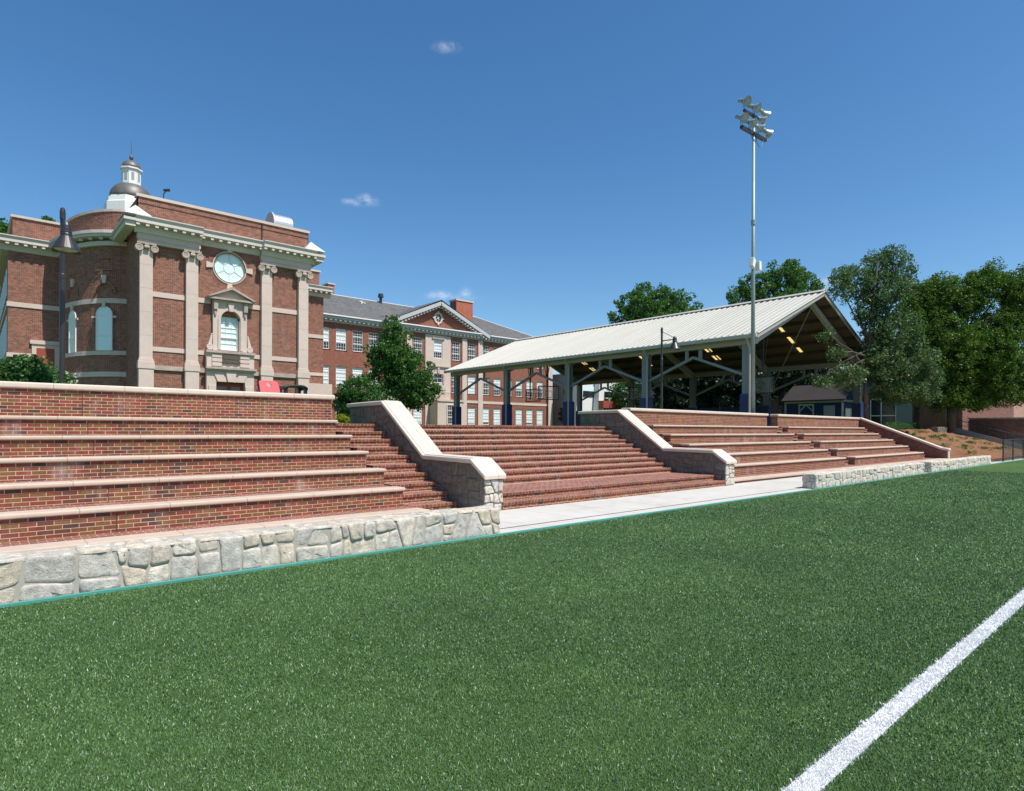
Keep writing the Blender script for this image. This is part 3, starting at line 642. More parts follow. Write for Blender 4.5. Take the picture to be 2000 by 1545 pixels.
REFU = 1282; tree('oak_tree', (W(1282, Yf), Yf, 1.86), [ell(1255, 600, 52, 36, Yf), ell(1300, 590, 40, 30, Yf), ell(1335, 605, 34, 26, Yf), ell(1225, 625, 40, 26, Yf), ell(1285, 640, 70, 40, Yf), ell(1262, 572, 26, 18, Yf), ell(1350, 640, 30, 36, Yf)],
     'rounded green tree rising behind the left half of the canopy ridge', mat='leaf_mid', clumps=520, per=60, size=.42, crad=(.5, 1.1), seed=21, trunk=.35, group=far)
Yf = 45
REFU = 1510; tree('oak_tree', (W(1510, Yf), Yf, 1.86), [ell(1535, 545, 46, 34, Yf), ell(1480, 560, 44, 30, Yf), ell(1570, 565, 34, 30, Yf), ell(1440, 585, 28, 22, Yf), ell(1520, 600, 80, 40, Yf), ell(1545, 522, 20, 16, Yf), ell(1590, 590, 24, 40, Yf)],
     'broad green tree behind the canopy roof peak and the floodlight pole', mat='leaf_mid', clumps=620, per=62, size=.34, crad=(.4, .95), seed=22, trunk=.35, group=far)
Yp = 15.35
REFU = 1692; tree('poplar_tree', (W(1692, Yp), Yp, 1.8), [ell(1745, 505, 28, 30, Yp), ell(1710, 520, 26, 34, Yp), ell(1668, 548, 38, 34, Yp), ell(1640, 560, 24, 36, Yp, -1), ell(1728, 570, 48, 44, Yp), ell(1775, 520, 14, 22, Yp), ell(1712, 640, 34, 46, Yp), ell(1755, 650, 52, 42, Yp), ell(1725, 720, 60, 44, Yp), ell(1790, 700, 40, 36, Yp), ell(1815, 740, 26, 26, Yp), ell(1655, 735, 34, 26, Yp, -2.5), ell(1612, 655, 14, 12, Yp, -3), ell(1602, 745, 24, 12, Yp, -3), ell(1632, 690, 18, 14, Yp, -3), ell(1770, 765, 48, 24, Yp), ell(1735, 768, 40, 22, Yp), ell(1808, 770, 30, 20, Yp), ell(1690, 600, 26, 40, Yp), ell(1706, 690, 36, 40, Yp)],
     'tall silvery green poplar beside the near end of the canopy', mat='leaf_pop', clumps=1650, per=32, size=.155, crad=(.18, .5), seed=31, trunk=.17, shell=.35, fork=(W(1690, Yp), Yp, ZV(1690, 740, Yp)))
Yp = 13.9
REFU = 1858; tree('honey_locust', (W(1858, Yp), Yp, 1.8), [ell(1870, 590, 44, 40, Yp), ell(1925, 545, 36, 32, Yp), ell(1900, 575, 44, 40, Yp), ell(1985, 590, 36, 46, Yp), ell(1820, 590, 34, 38, Yp), ell(1795, 570, 22, 20, Yp), ell(1870, 670, 60, 46, Yp), ell(1945, 650, 50, 46, Yp), ell(1920, 740, 50, 40, Yp), ell(1975, 710, 44, 46, Yp), ell(1870, 750, 34, 36, Yp), ell(1945, 770, 34, 22, Yp), ell(1825, 650, 50, 60, Yp), ell(1805, 720, 44, 60, Yp), ell(1840, 565, 36, 34, Yp), ell(1965, 560, 34, 36, Yp), ell(1790, 610, 30, 50, Yp), ell(1930, 690, 60, 60, Yp), ell(2010, 560, 30, 40, Yp), ell(2040, 640, 50, 70, Yp), ell(1855, 775, 40, 24, Yp), ell(1830, 770, 40, 34, Yp), ell(1900, 785, 34, 18, Yp), ell(1985, 760, 36, 30, Yp), ell(1985, 610, 30, 60, Yp), ell(1850, 700, 60, 60, Yp)],
     'large bright green locust tree at the right edge above the mulched slope', mat='leaf_lime', clumps=4000, per=56, size=.16, crad=(.2, .6), seed=33, trunk=.26, shell=.25, fork=(W(1856, Yp), Yp, ZV(1856, 740, Yp)))
Yp = 30
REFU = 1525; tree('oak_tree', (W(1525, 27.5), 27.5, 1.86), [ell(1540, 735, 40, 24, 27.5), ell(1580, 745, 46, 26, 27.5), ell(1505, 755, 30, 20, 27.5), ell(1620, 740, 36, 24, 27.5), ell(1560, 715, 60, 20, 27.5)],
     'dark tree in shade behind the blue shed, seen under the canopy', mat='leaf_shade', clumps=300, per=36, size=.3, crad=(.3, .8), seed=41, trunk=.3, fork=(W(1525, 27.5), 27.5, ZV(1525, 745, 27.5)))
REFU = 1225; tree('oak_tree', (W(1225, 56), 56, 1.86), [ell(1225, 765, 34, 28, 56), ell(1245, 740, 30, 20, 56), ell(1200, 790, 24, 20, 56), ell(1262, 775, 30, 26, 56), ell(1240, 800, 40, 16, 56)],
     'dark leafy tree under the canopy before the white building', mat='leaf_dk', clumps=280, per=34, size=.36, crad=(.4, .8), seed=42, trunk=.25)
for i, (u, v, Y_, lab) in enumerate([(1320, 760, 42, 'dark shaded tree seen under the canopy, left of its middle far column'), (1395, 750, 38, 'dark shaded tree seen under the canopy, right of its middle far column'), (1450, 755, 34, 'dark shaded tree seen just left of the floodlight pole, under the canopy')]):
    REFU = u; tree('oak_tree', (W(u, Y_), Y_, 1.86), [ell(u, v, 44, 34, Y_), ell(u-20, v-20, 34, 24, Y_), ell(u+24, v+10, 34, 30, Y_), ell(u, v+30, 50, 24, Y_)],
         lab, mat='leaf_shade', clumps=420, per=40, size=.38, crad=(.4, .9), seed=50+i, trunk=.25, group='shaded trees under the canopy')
REFU = 1790; tree('oak_tree', (W(1790, 17), 17, 1.86), [ell(1790, 620, 50, 50, 17), ell(1780, 690, 60, 50, 17), ell(1800, 750, 60, 34, 17), ell(1840, 680, 50, 60, 17), ell(1760, 560, 26, 26, 17)],
     'dark shaded tree filling the gap between the poplar and the locust', mat='leaf_dk', clumps=700, per=46, size=.2, crad=(.3, .8), seed=81, trunk=.22)
REFU = 95; tree('oak_tree', (W(95, 100), 100, 1.86), [ell(93, 436, 8, 10, 100), ell(70, 450, 14, 12, 100), ell(100, 446, 10, 10, 100), ell(2, 446, 10, 16, 100), ell(30, 460, 30, 18, 100)],
     'tree top peeking over the left wing parapet', mat='leaf_mid', clumps=60, per=40, size=.5, crad=(.5, 1.), seed=61, trunk=.4)
# shrubs on the right slope
def hedge(name, pts, label, h, seed, mat='leaf_shrub', size=.07):
    rg = np.random.default_rng(seed); t = thing(name, pts[0], label, 'hedge')
    c = []
    for (a, b) in zip(pts, pts[1:]):
        L_ = (Vector(b)-Vector(a)).length
        for i in range(int(L_/.1)): c.append(np.array(a)+(np.array(b)-np.array(a))*rg.random()+rg.normal(0, .2, 3)*np.array([1, 1, .1])+np.array([0, 0, rg.uniform(.1, h)]))
    c = np.array(c); fastmesh('foliage', leaves(rg, c, rg.uniform(.12, .26, len(c)), 40, size), 4, mat, t); return t
hedge('low_hedge', [(44.9, 15.2, 1.75), (50.5, 15.4, 1.8), (57, 16, 1.85)], 'low dark hedge behind the sloping brick side wall', .55, 71)
def tufts():
    rg = np.random.default_rng(5); grp = 'ground cover plants on the mulch slope'
    spots = [(46.2, 12.6), (47.4, 13.3), (49, 12.2), (46, 11.2), (50.5, 12.9), (52, 12.1), (48, 10.6), (50, 10.9), (53.5, 13), (54.5, 11.5), (56, 12.4), (52.3, 10.3), (57.5, 11.2), (59, 12.2), (46.3, 9.9), (55, 10.2), (48.8, 13.9), (51.5, 13.9), (58, 10.2)]
    for i, (x, y) in enumerate(spots):
        z = slope(y)
        t = thing('ground_cover_plant', (x, y, z), 'small green plant spreading on the red mulch slope', 'plant', grp)
        k = rg.integers(6, 14); c = np.array([x, y, z+.08])+rg.normal(0, .25, (k, 3))*np.array([1.4, .8, .12])
        fastmesh('foliage', leaves(rg, c, rg.uniform(.1, .2, k), 34, .07), 4, 'leaf_shrub', t)
def slope(y): return max(.02, min(1.86, (y-8.6)/(14.6-8.6)*1.86))
# mulch slope
m = B(); xs = np.linspace(44.32, 61.6, 40); ys = np.linspace(8.45, 16.5, 22); rg0 = np.random.default_rng(1)
vs = [(x, y, slope(y)*(min(1, (x-44.32)/1.5) if y < 10.4 else 1)+.02+(0 if j == 0 else rg0.normal(0, .035))) for j, y in enumerate(ys) for x in xs]
m.add(vs, [(j*40+i, j*40+i+1, (j+1)*40+i+1, (j+1)*40+i) for j in range(21) for i in range(39)])
struct(m.build('mulch_slope', 'mulch', smooth=True))
tufts()
fs_ = thing('stone_block_wall', (57.5, 14.2, 1.5), 'short grey stone retaining block at the top of the mulch slope', 'stone wall')
mm_ = B(); mm_.box(56.4, 58.9, 14.03, 14.5, 1.2, 2.12); mm_.build('mortar_core', 'mortar_dk', fs_)
mm_ = B(); stones(mm_, 56.4, 58.9, 1.3, 2.1, lambda s, t, d: (s, 14.03-d, t), seed=3, cell=(.4, .3)); stones(mm_, 14.0, 14.5, 1.3, 2.1, lambda s, t, d: (56.4-d, s, t), seed=8, cell=(.3, .3)); mm_.build('stone_facing', 'stone_dk', fs_)
exec_parts = True
# ---------------------------------------------------------------- windows
def sash(root, x0, x1, z0, z1, y, mode='dark', nx=4, nz=6, frame=.07, name='window', sill=True, blind=0, matf='white', transom=True):
    """a sash window set in a -Y facing wall at plane y: frame + muntins, panes as sub-part, optional blind and sill"""
    f = B(); d = .06
    f.box(x0, x0+frame, y-.03, y+d, z0, z1).box(x1-frame, x1, y-.03, y+d, z0, z1).box(x0+frame, x1-frame, y-.03, y+d, z0, z0+frame*1.2).box(x0+frame, x1-frame, y-.03, y+d, z1-frame, z1)
    H_ = z1-z0; zz = []
    if transom:
        f.box(x0+frame, x1-frame, y-.012, y+d, z0+H_*.70, z0+H_*.70+.07); f.box(x0+frame, x1-frame, y-.012, y+d, z0+H_*.36, z0+H_*.36+.07)
    for i in range(1, nx):
        x = x0+(x1-x0)*i/nx; f.box(x-.014, x+.014, y+.0, y+.03, z0+frame*1.21, z1-frame-.001)
    for j in range(1, nz):
        z = z0+H_*j/nz; f.box(x0+frame+.001, x1-frame-.001, y+.002, y+.028, z-.014, z+.014)
    o = f.build(name, matf, root)
    B().box(x0+frame*.6, x1-frame*.6, y+.061, y+.08, z0+.05, z1-.05).build('pane', 'glass_dark', o)
    if blind:
        B().box(x0+frame, x1-frame, y+.033, y+.045, z1-frame-blind*(H_-frame*2), z1-frame).build('blind', 'blind', o)
    if sill: B().box(x0-.08, x1+.08, y-.12, y+.05, z0-.1, z0-.002).build('sill', 'lime', o)
    return o
def wall_holes(m, x0, x1, z0, z1, y0, y1, holes):
    """solid wall from boxes leaving rectangular holes; holes: list of (xa,xb,za,zb)"""
    zs = sorted(set([z0, z1]+[h[2] for h in holes]+[h[3] for h in holes]))
    for za, zb in zip(zs, zs[1:]):
        if zb <= z0 or za >= z1: continue
        hs = sorted([(h[0], h[1]) for h in holes if h[2] <= za+1e-6 and h[3] >= zb-1e-6]); x = x0
        for a, b in hs:
            if a > x: m.add([(x, y0, za), (a, y0, za), (a, y0, zb), (x, y0, zb)], [(0, 1, 2, 3)])
            x = b
        if x < x1: m.add([(x, y0, za), (x1, y0, za), (x1, y0, zb), (x, y0, zb)], [(0, 1, 2, 3)])
    for a, b, c, d in holes:
        m.add([(a, y0, c), (a, y0, d), (a, y1, d), (a, y1, c)], [(0, 1, 2, 3)]); m.add([(b, y0, c), (b, y1, c), (b, y1, d), (b, y0, d)], [(0, 1, 2, 3)])
        m.add([(a, y0, d), (b, y0, d), (b, y1, d), (a, y1, d)], [(0, 1, 2, 3)]); m.add([(a, y0, c), (a, y1, c), (b, y1, c), (b, y0, c)], [(0, 1, 2, 3)])
# ---------------------------------------------------------------- auditorium hall
G0 = 1.86
hall = thing('assembly_hall', (12.5, 46, G0), 'tall brick assembly hall with limestone pilasters, round window and curved bay at left', 'building')
FY = 42.0
main = B()
Xc = 12.5
# front wall with round hole: built as wall pieces + ring
import bmesh
def front_round_wall():
    m = B(); rr = .97; zc = 12.17; n = 40
    holes = [(11.62, 13.32, G0, 4.76), (11.9, 13.06, 6.83, 9.0), (Xc-1.2, Xc+1.2, zc-1.2, zc+1.2)]
    wall_holes(m, 7.35, 17.75, G0, 13.32, FY, FY+.3, holes)
    # square with circular opening
    ring = [(Xc+rr*math.cos(2*math.pi*i/n), zc+rr*math.sin(2*math.pi*i/n)) for i in range(n)]
    sq = []
    for i in range(n):
        c, s = math.cos(2*math.pi*i/n), math.sin(2*math.pi*i/n); k = 1.2/max(abs(c), abs(s)); sq.append((Xc+c*k, zc+s*k))
    vs = [(x, FY, z) for x, z in sq]+[(x, FY, z) for x, z in ring]+[(x, FY+.3, z) for x, z in ring]
    m.add(vs, [(i, (i+1) % n, n+(i+1) % n, n+i) for i in range(n)]+[(n+i, n+(i+1) % n, 2*n+(i+1) % n, 2*n+i) for i in range(n)])
    # sides, back
    m.add([(7.35, FY, G0), (7.35, 60, G0), (7.35, 60, 15.55), (7.35, FY, 15.55)], [(0, 1, 2, 3)])
    m.add([(17.75, FY, G0), (17.75, 60, G0), (17.75, 60, 15.55), (17.75, FY, 15.55)], [(0, 1, 2, 3)])
    m.box(7.35, 17.75, FY+.05, FY+.45, 13.33, 15.55)
    m.add([(7.35, FY, 15.2), (17.75, FY, 15.2), (17.75, 60, 15.2), (7.35, 60, 15.2)], [(0, 1, 2, 3)])
    return m
front_round_wall().build('front_wall', 'brick_aud', hall, recalc=False)
B().box(7.25, 17.85, FY-.03, FY+.55, 15.551, 15.72).build('parapet_coping', 'lime', hall)
B().box(14.53, 14.58, FY-.02, FY+.05, 13.6, 15.6).build('expansion_joint', 'black', hall)
def cornice_run(root, x0, x1, y, side_l=True, blocks=True, name='cornice', z0=13.32, mat='cornice', out=.62, yback=None, frieze=True):
    yb = y+.05 if yback is None else yback
    m = B()
    m.prism([(y, z0-.02), (y-.1, z0), (y-.16, z0+.14), (y-.22, z0+.2), (y-.22, z0+.42), (y-out, z0+.46), (y-out, z0+.62), (y-out-.1, z0+.8), (y-out-.1, z0+.86), (yb, z0+1.0), (yb, z0-.02)], 'x', x0, x1)
    o = m.build(name, mat, root)
    d = B(); n = int((x1-x0)/.47)
    for i in range(n+1):
        x = x0+.1+(x1-x0-.2)*i/max(n, 1); d.box(x-.09, x+.09, y-out+.04, y-.222, z0+.3, z0+.455)
    d.build('modillions', mat, o)
    return o
cornice_run(hall, 7.1, 10.7, FY-.3, name='cornice')
cornice_run(hall, 10.7, 14.4, FY, name='cornice')
cornice_run(hall, 14.4, 18.0, FY-.3, name='cornice')
# entablatures over the pilaster pairs
for x0, x1 in ((7.28, 10.7), (14.4, 17.84)):
    B().box(x0, x1, FY-.32, FY-.001, 12.98, 13.32).box(x0+.04, x1-.04, FY-.27, FY-.001, 12.78, 12.98).build('entablature', 'lime', hall)
# left and right cornice returns with raked copper caps
for sx, xx in ((-1, 7.1), (1, 18.0)):
    m = B(); a, b = (xx-.62, xx) if sx < 0 else (xx, xx+.62)
    m.box(a, b, FY-.92, 45.4, 13.8, 13.96).box(a+.1 if sx < 0 else a, b if sx < 0 else b-.1, FY-.8, 45.4, 13.5, 13.8)
    m.build('cornice_return', 'cornice', hall)
    cap = B(); c0 = xx-.6 if sx < 0 else xx+.6; c1 = xx+.5*-sx
    cap.add([(c0, FY-.95, 14.18), (c1-.3*sx, FY-.95, 14.2), (c1-.3*sx, 43.6, 14.2), (c0, 43.6, 14.18), (xx-.1*sx, FY-.1, 14.95), (xx-.1*sx, 43.4, 14.95)], [(0, 1, 4), (1, 2, 5, 4), (2, 3, 5), (3, 0, 4, 5), (0, 3, 2, 1)])
    cap.build('copper_cap', 'copper', hall)
def pilaster(x0, x1):
    p = B().box(x0, x1, FY-.28, FY-.001, 5.97, 12.5).build('pilaster', 'lime', hall)
    g = B(); w = x1-x0
    for z in (7.3, 8.7, 10.1, 11.5): g.box(x0-.002, x1+.002, FY-.283, FY-.27, z, z+.02)
    g.build('joint', 'lime_dk', p)
    B().box(x0-.09, x1+.09, FY-.37, FY-.002, 5.62, 5.78).box(x0-.05, x1+.05, FY-.33, FY-.002, 5.78, 5.9).box(x0-.025, x1+.025, FY-.3, FY-.002, 5.9, 5.97).build('pilaster_base', 'lime', p, bevel=.02)
    B().box(x0-.1, x1+.1, FY-.40, FY-.003, 5.33, 5.62).box(x0-.05, x1+.05, FY-.36, FY-.003, G0, 5.33).build('plinth', 'lime', p)
    c = B(); xm = (x0+x1)/2
    c.box(x0-.16, x1+.16, FY-.44, FY-.01, 12.68, 12.78)
    c.box(x0-.03, x1+.03, FY-.31, FY-.01, 12.38, 12.68)
    for sx in (-1, 1):
        xv = xm+sx*(w/2+.06)
        c.lathe((xv, FY-.44, 12.45), [(.05, -.02), (.09, -.02), (.09, .0), (.14, -.03), (.21, -.03), (.21, .26), (.12, .27)], 20, axis='y')
    c.tube((xm-.14, FY-.42, 12.5), (xm+.14, FY-.42, 12.5), .09, .09, 10); c.lathe((xm, FY-.46, 12.66), [(.04, 0), (.11, .01), (.11, .1)], 12, axis='y')
    c.build('capital', 'lime_dk', p)
for a, b in ((7.4, 8.08), (9.89, 10.57), (14.46, 15.14), (16.97, 17.65)): pilaster(a, b)
for z0, z1, nm, mt, out in ((9.7, 10.0, 'string_course', 'lime', .05), (6.42, 6.69, 'string_course', 'lime', .05), (5.3, 5.57, 'base_course', 'lime_dk', .12)):
    for a, b in ((8.08, 9.89), (15.14, 16.97)): B().box(a, b, FY-out, FY-.0005, z0, z1).build(nm, mt, hall)
    B().box(10.57, 11.35, FY-out, FY-.0005, z0, z1).build(nm, mt, hall); B().box(13.65, 14.46, FY-out, FY-.0005, z0, z1).build(nm, mt, hall)
# round window
rw = B().lathe((Xc, FY-.06, 12.17), [(.99, .0), (1.05, .0), (1.05, .12), (.93, .12), (.93, .0)], 48, axis='y')
rw.f = [f for f in rw.f if len(f) == 4]
rw = rw.build('round_window', 'lime', hall)
B().lathe((Xc, FY+.1, 12.17), [(.0, .0), (.96, 0), (.96, .03)], 48, axis='y').build('pane', 'blind_teal', rw)
mu = B()
for i in range(6):
    a = math.pi/2+i*math.pi/3
    mu.tube((Xc+.34*math.cos(a), FY+.09, 12.17+.34*math.sin(a)), (Xc+.95*math.cos(a), FY+.09, 12.17+.95*math.sin(a)), .018, .018, 6)
for i in range(28):
    a, b = 2*math.pi*i/28, 2*math.pi*(i+1)/28; mu.tube((Xc+.34*math.cos(a), FY+.09, 12.17+.34*math.sin(a)), (Xc+.34*math.cos(b), FY+.09, 12.17+.34*math.sin(b)), .018, .018, 6)
mu.build('muntins', 'cornice', rw)
for i in range(4):
    a = i*math.pi/2; c, s = math.cos(a), math.sin(a)
    pts = [(1.0, -.13), (1.42, -.19), (1.42, .19), (1.0, .13)]
    B().prism([(Xc+c*p-s*q, 12.17+s*p+c*q) for p, q in pts], 'y', FY-.1, FY+.02).build('keystone', 'lime', rw)
# soldier ring of brick around the round window
sr = B(); n = 60
for i in range(n):
    a0, a1 = 2*math.pi*(i+.12)/n, 2*math.pi*(i+.88)/n
    sr.add([(Xc+r_*math.cos(a), FY-.015, 12.17+r_*math.sin(a)) for r_, a in ((1.06, a0), (1.32, a0), (1.32, a1), (1.06, a1))], [(0, 1, 2, 3)])
sr.build('brick_ring', 'brick_aud', rw)
# central window surround
su = B().box(11.45, 11.9, FY-.24, FY-.001, 6.74, 9.98).box(13.06, 13.52, FY-.24, FY-.001, 6.74, 9.98)
arch = []
for i in range(13):
    a = math.pi*i/12; arch.append((Xc-.58*math.cos(a), 8.78+.58*math.sin(a)))
su.prism([(11.9, 8.78)]+arch[1:-1]+[(13.06, 8.78), (13.06, 9.98), (11.9, 9.98)], 'y', FY-.239, FY-.002)
su = su.build('window_surround', 'lime', hall)
am = B()
for i in range(12):
    a, b = math.pi*i/12, math.pi*(i+1)/12
    am.prism([(Xc-.6*math.cos(a), 8.78+.6*math.sin(a)), (Xc-.76*math.cos(a), 8.78+.76*math.sin(a)), (Xc-.76*math.cos(b), 8.78+.76*math.sin(b)), (Xc-.6*math.cos(b), 8.78+.6*math.sin(b))], 'y', FY-.31, FY-.235)
am.box(11.74, 11.9, FY-.31, FY-.235, 6.83, 8.78).box(13.1, 13.26, FY-.31, FY-.235, 6.83, 8.78); am.build('architrave', 'lime', su)
B().prism([(Xc-.11, 9.3), (Xc+.11, 9.3), (Xc+.19, 9.85), (Xc-.19, 9.85)], 'y', FY-.40, FY-.238).build('keystone', 'lime', su)
for x in (11.58, 13.4): B().box(x-.12, x+.12, FY-.42, FY-.24, 9.35, 9.95).prism([(x-.1, 9.35), (x+.1, 9.35), (x+.05, 9.0), (x-.05, 9.0)], 'y', FY-.34, FY-.24).build('console', 'lime_dk', su)
pd = B().prism([(11.05, 9.98), (13.95, 9.98), (13.95, 10.1), (11.05, 10.1)], 'y', FY-.55, FY-.001)
pd.prism([(11.02, 10.1), (11.2, 10.1), (Xc, 10.68), (13.8, 10.1), (13.98, 10.1), (Xc, 10.86)], 'y', FY-.62, FY-.001)
pd.build('pediment', 'lime_dk', su)
B().prism([(11.2, 10.1), (13.8, 10.1), (Xc, 10.68)], 'y', FY-.3, FY-.15).build('tympanum', 'lime', su)
for sx in (-1, 1):
    v = B(); x = Xc+sx*1.22
    v.lathe((x, FY-.24, 6.95), [(.03, -.02), (.08, -.02), (.08, 0), (.16, -.02), (.2, -.0), (.2, .23)], 18, axis='y')
    for i in range(6): v.lathe((x-sx*.02*i-sx*.02, FY-.2, 7.18+.12*i), [(.02, -.01), (.115-.012*i, 0), (.115-.012*i, .19)], 10, axis='y')
    v.build('scroll', 'lime', su)
aw = B(); pts = [(11.92, 6.83), (13.04, 6.83)]+[(Xc+.56*math.cos(math.pi*i/12), 8.78+.56*math.sin(math.pi*i/12)) for i in range(13)]
aw.prism(pts, 'y', FY+.12, FY+.16)
aw = aw.build('arched_window', 'blind_teal', su)
fm = B(); fm.box(11.91, 11.99, FY+.02, FY+.119, 6.83, 8.8).box(12.97, 13.05, FY+.02, FY+.119, 6.83, 8.8).box(11.99, 12.97, FY+.02, FY+.119, 6.83, 6.93).box(11.99, 12.97, FY+.03, FY+.119, 7.62, 7.7)
for z in (7.25, 7.98, 8.28, 8.6): fm.box(11.99, 12.97, FY+.08, FY+.118, z, z+.03)
for x in (12.3, 12.65): fm.box(x, x+.025, FY+.08, FY+.117, 6.93, 9.1)
fm.build('window_frame', 'white', aw)
# balcony slab, entrance
B().box(11.0, 14.0, FY-.5, FY-.001, 6.58, 6.74).build('sill_course', 'lime_dk', su)
en = B().box(11.05, 11.62, FY-.35, FY-.001, G0, 6.58).box(13.38, 13.95, FY-.35, FY-.001, G0, 6.58).box(11.62, 13.38, FY-.349, FY-.001, 4.76, 6.58).build('entrance_surround', 'lime', hall)
B().box(10.95, 14.05, FY-.6, FY-.352, 5.55, 5.68).box(11.0, 14.0, FY-.5, FY-.352, 5.42, 5.55).build('entrance_cornice', 'lime_dk', en)
q = B()
for z in (5.75, 6.02, 6.29): q.box(11.35, 11.95, FY-.42, FY-.351, z, z+.22).box(13.05, 13.65, FY-.42, FY-.351, z, z+.22)
for z in (2.3, 2.9, 3.5, 4.1): q.box(11.15, 11.6, FY-.41, FY-.351, z, z+.42).box(13.4, 13.85, FY-.41, FY-.351, z, z+.42)
q.prism([(Xc-.2, 4.76), (Xc+.2, 4.76), (Xc+.34, 5.42), (Xc-.34, 5.42)], 'y', FY-.46, FY-.351)
q.prism([(11.7, 4.76), (12.2, 4.76), (12.05, 5.2), (11.5, 5.2)], 'y', FY-.42, FY-.351).prism([(12.8, 4.76), (13.3, 4.76), (13.5, 5.2), (12.95, 5.2)], 'y', FY-.42, FY-.351)
q.build('voussoirs', 'lime', en, bevel=.015)
ct = B().box(11.98, 13.02, FY-.44, FY-.352, 6.22, 6.5)
for i in range(9): ct.lathe((12.02+.12*i, FY-.47, 6.03+.04*math.sin(i*1.7)), [(.02, 0), (.085, .01), (.085, .1)], 10, axis='y')
ct.build('carved_panel', 'bronze_dk', en)
dr = B().box(11.62, 13.38, FY+.12, FY+.2, G0, 4.74).build('door', 'reddoor', en)
B().box(11.78, 12.38, FY+.10, FY+.12, 3.2, 4.5).box(12.62, 13.22, FY+.10, FY+.12, 3.2, 4.5).build('glazing', 'glass_dark', dr)
# curved bay and wings
BAY = [(4.5, 51.6), (4.52, 50.9), (4.62, 50.1), (4.8, 49.3), (5.02, 48.55), (5.32, 47.8), (5.68, 47.1), (6.1, 46.5), (6.55, 46.05), (7.0, 45.75), (7.4, 45.62)]
def arcpath(off): 
    P = [Vector(p) for p in BAY]; out = []
    for i in range(len(P)):
        d = (P[min(i+1, len(P)-1)]-P[max(i-1, 0)]).normalized(); out.append((P[i].x-(-d.y)*off, P[i].y-(d.x)*off))
    return out
bay = B().path(BAY, G0, 13.4, .3, 1).build('curved_bay', 'brick_aud', hall)
B().path(arcpath(-.25), 13.4, 15.6, .3, 1).build('bay_parapet', 'brick_aud', bay)
B().path(arcpath(-.2), 15.6, 15.75, .4, 1).build('bay_coping', 'lime', bay)
B().path(arcpath(.2), 13.32, 13.6, .5, 1).path(arcpath(.62), 13.78, 13.95, .9, 1).path(arcpath(.72), 13.95, 14.15, 1.0, 1).build('bay_cornice', 'cornice', bay)
dn = B(); AP = arcpath(.42)
for (a, b) in zip(AP, AP[1:]):
    L_ = math.dist(a, b)
    for i in range(max(1, int(L_/.44))):
        t_ = (i+.5)/max(1, int(L_/.44)); x, y = a[0]+(b[0]-a[0])*t_, a[1]+(b[1]-a[1])*t_; dn.box(x-.09, x+.09, y-.12, y+.12, 13.62, 13.777)
dn.build('bay_modillions', 'cornice', bay)
for z0, z1 in ((9.7, 10.0), (6.42, 6.69), (5.05, 5.36)): B().path(arcpath(.06), z0, z1, .12, 1).build('string_course', 'lime', bay)
def bay_window(i, name='bay_window', hw=.44, o=.0):
    a, b = Vector(BAY[i]), Vector(BAY[i+1]); mid = (a+b)/2; t_ = (b-a).normalized(); n_ = Vector((t_.y, -t_.x))
    def P(s, z, d): return (mid.x+t_.x*s+n_.x*(d+o), mid.y+t_.y*s+n_.y*(d+o), z)
    def slab(m, poly, d0, d1):
        n = len(poly); m.add([P(s, z, d0) for s, z in poly]+[P(s, z, d1) for s, z in poly], [tuple(range(n)), tuple(range(2*n-1, n-1, -1))]+[(k, k+n, (k+1) % n+n, (k+1) % n) for k in range(n)]); return m
    ar = [(hw*math.cos(math.pi*k/10), 8.95+hw*math.sin(math.pi*k/10)) for k in range(11)]
    w_ = slab(B(), [(-hw, 6.7), (hw, 6.7)]+ar, -.02-o, .03).build(name, 'blind_teal', bay)
    m = B()
    for k in range(10):
        (x0, z0), (x1, z1) = ar[k], ar[k+1]; s0, s1 = 1.08, 1.08
        slab(m, [(x0, z0), (x0*1.1, 8.95+(z0-8.95)*1.1), (x1*1.1, 8.95+(z1-8.95)*1.1), (x1, z1)], -.0, .06)
    slab(m, [(-hw-.04, 6.7), (-hw+.03, 6.7), (-hw+.03, 8.95), (-hw-.04, 8.95)], 0, .06); slab(m, [(hw-.03, 6.7), (hw+.04, 6.7), (hw+.04, 8.95), (hw-.03, 8.95)], 0, .06)
    slab(m, [(-hw, 7.6), (hw, 7.6), (hw, 7.66), (-hw, 7.66)], .0, .05); slab(m, [(-hw, 8.9), (hw, 8.9), (hw, 8.93), (-hw, 8.93)], .0, .045)
    m.build('window_frame', 'white', w_)
    m = B(); slab(m, [(-.08, 9.42), (.08, 9.42), (.13, 9.75), (-.13, 9.75)], .0, .12)
    slab(m, [(-.11, 10.95), (.11, 10.95), (.17, 11.45), (-.17, 11.45)], .0, .1)
    slab(m, [(-hw-.32, 8.75), (-hw-.04, 8.75), (-hw-.04, 8.87), (-hw-.32, 8.87)], 0, .07); slab(m, [(hw+.04, 8.75), (hw+.32, 8.75), (hw+.32, 8.87), (hw+.04, 8.87)], 0, .07)
    m.build('keystone', 'lime', w_)
    m = B()
    for k in range(10):
        a0, a1 = math.pi*k/10, math.pi*(k+1)/10
        slab(m, [(r_*math.cos(t), 10.3+r_*math.sin(t)) for r_, t in ((.62, a0), (.78, a0), (.78, a1), (.62, a1))], .0, .035)
    slab(m, [(-.62, 12.5), (.62, 12.5), (.62, 12.56), (-.62, 12.56)], 0, .03); slab(m, [(-.62, 11.75), (.62, 11.75), (.62, 11.8), (-.62, 11.8)], 0, .05)
    m.build('blind_arch', 'brick_aud', w_)
bay_window(7, hw=.5, o=.07); bay_window(3)
wing = B().box(1.72, 4.6, 51.6, 75, G0, 13.4).box(1.95, 4.6, 51.85, 75, 13.4, 15.6).build('left_wing', 'brick_aud', hall)
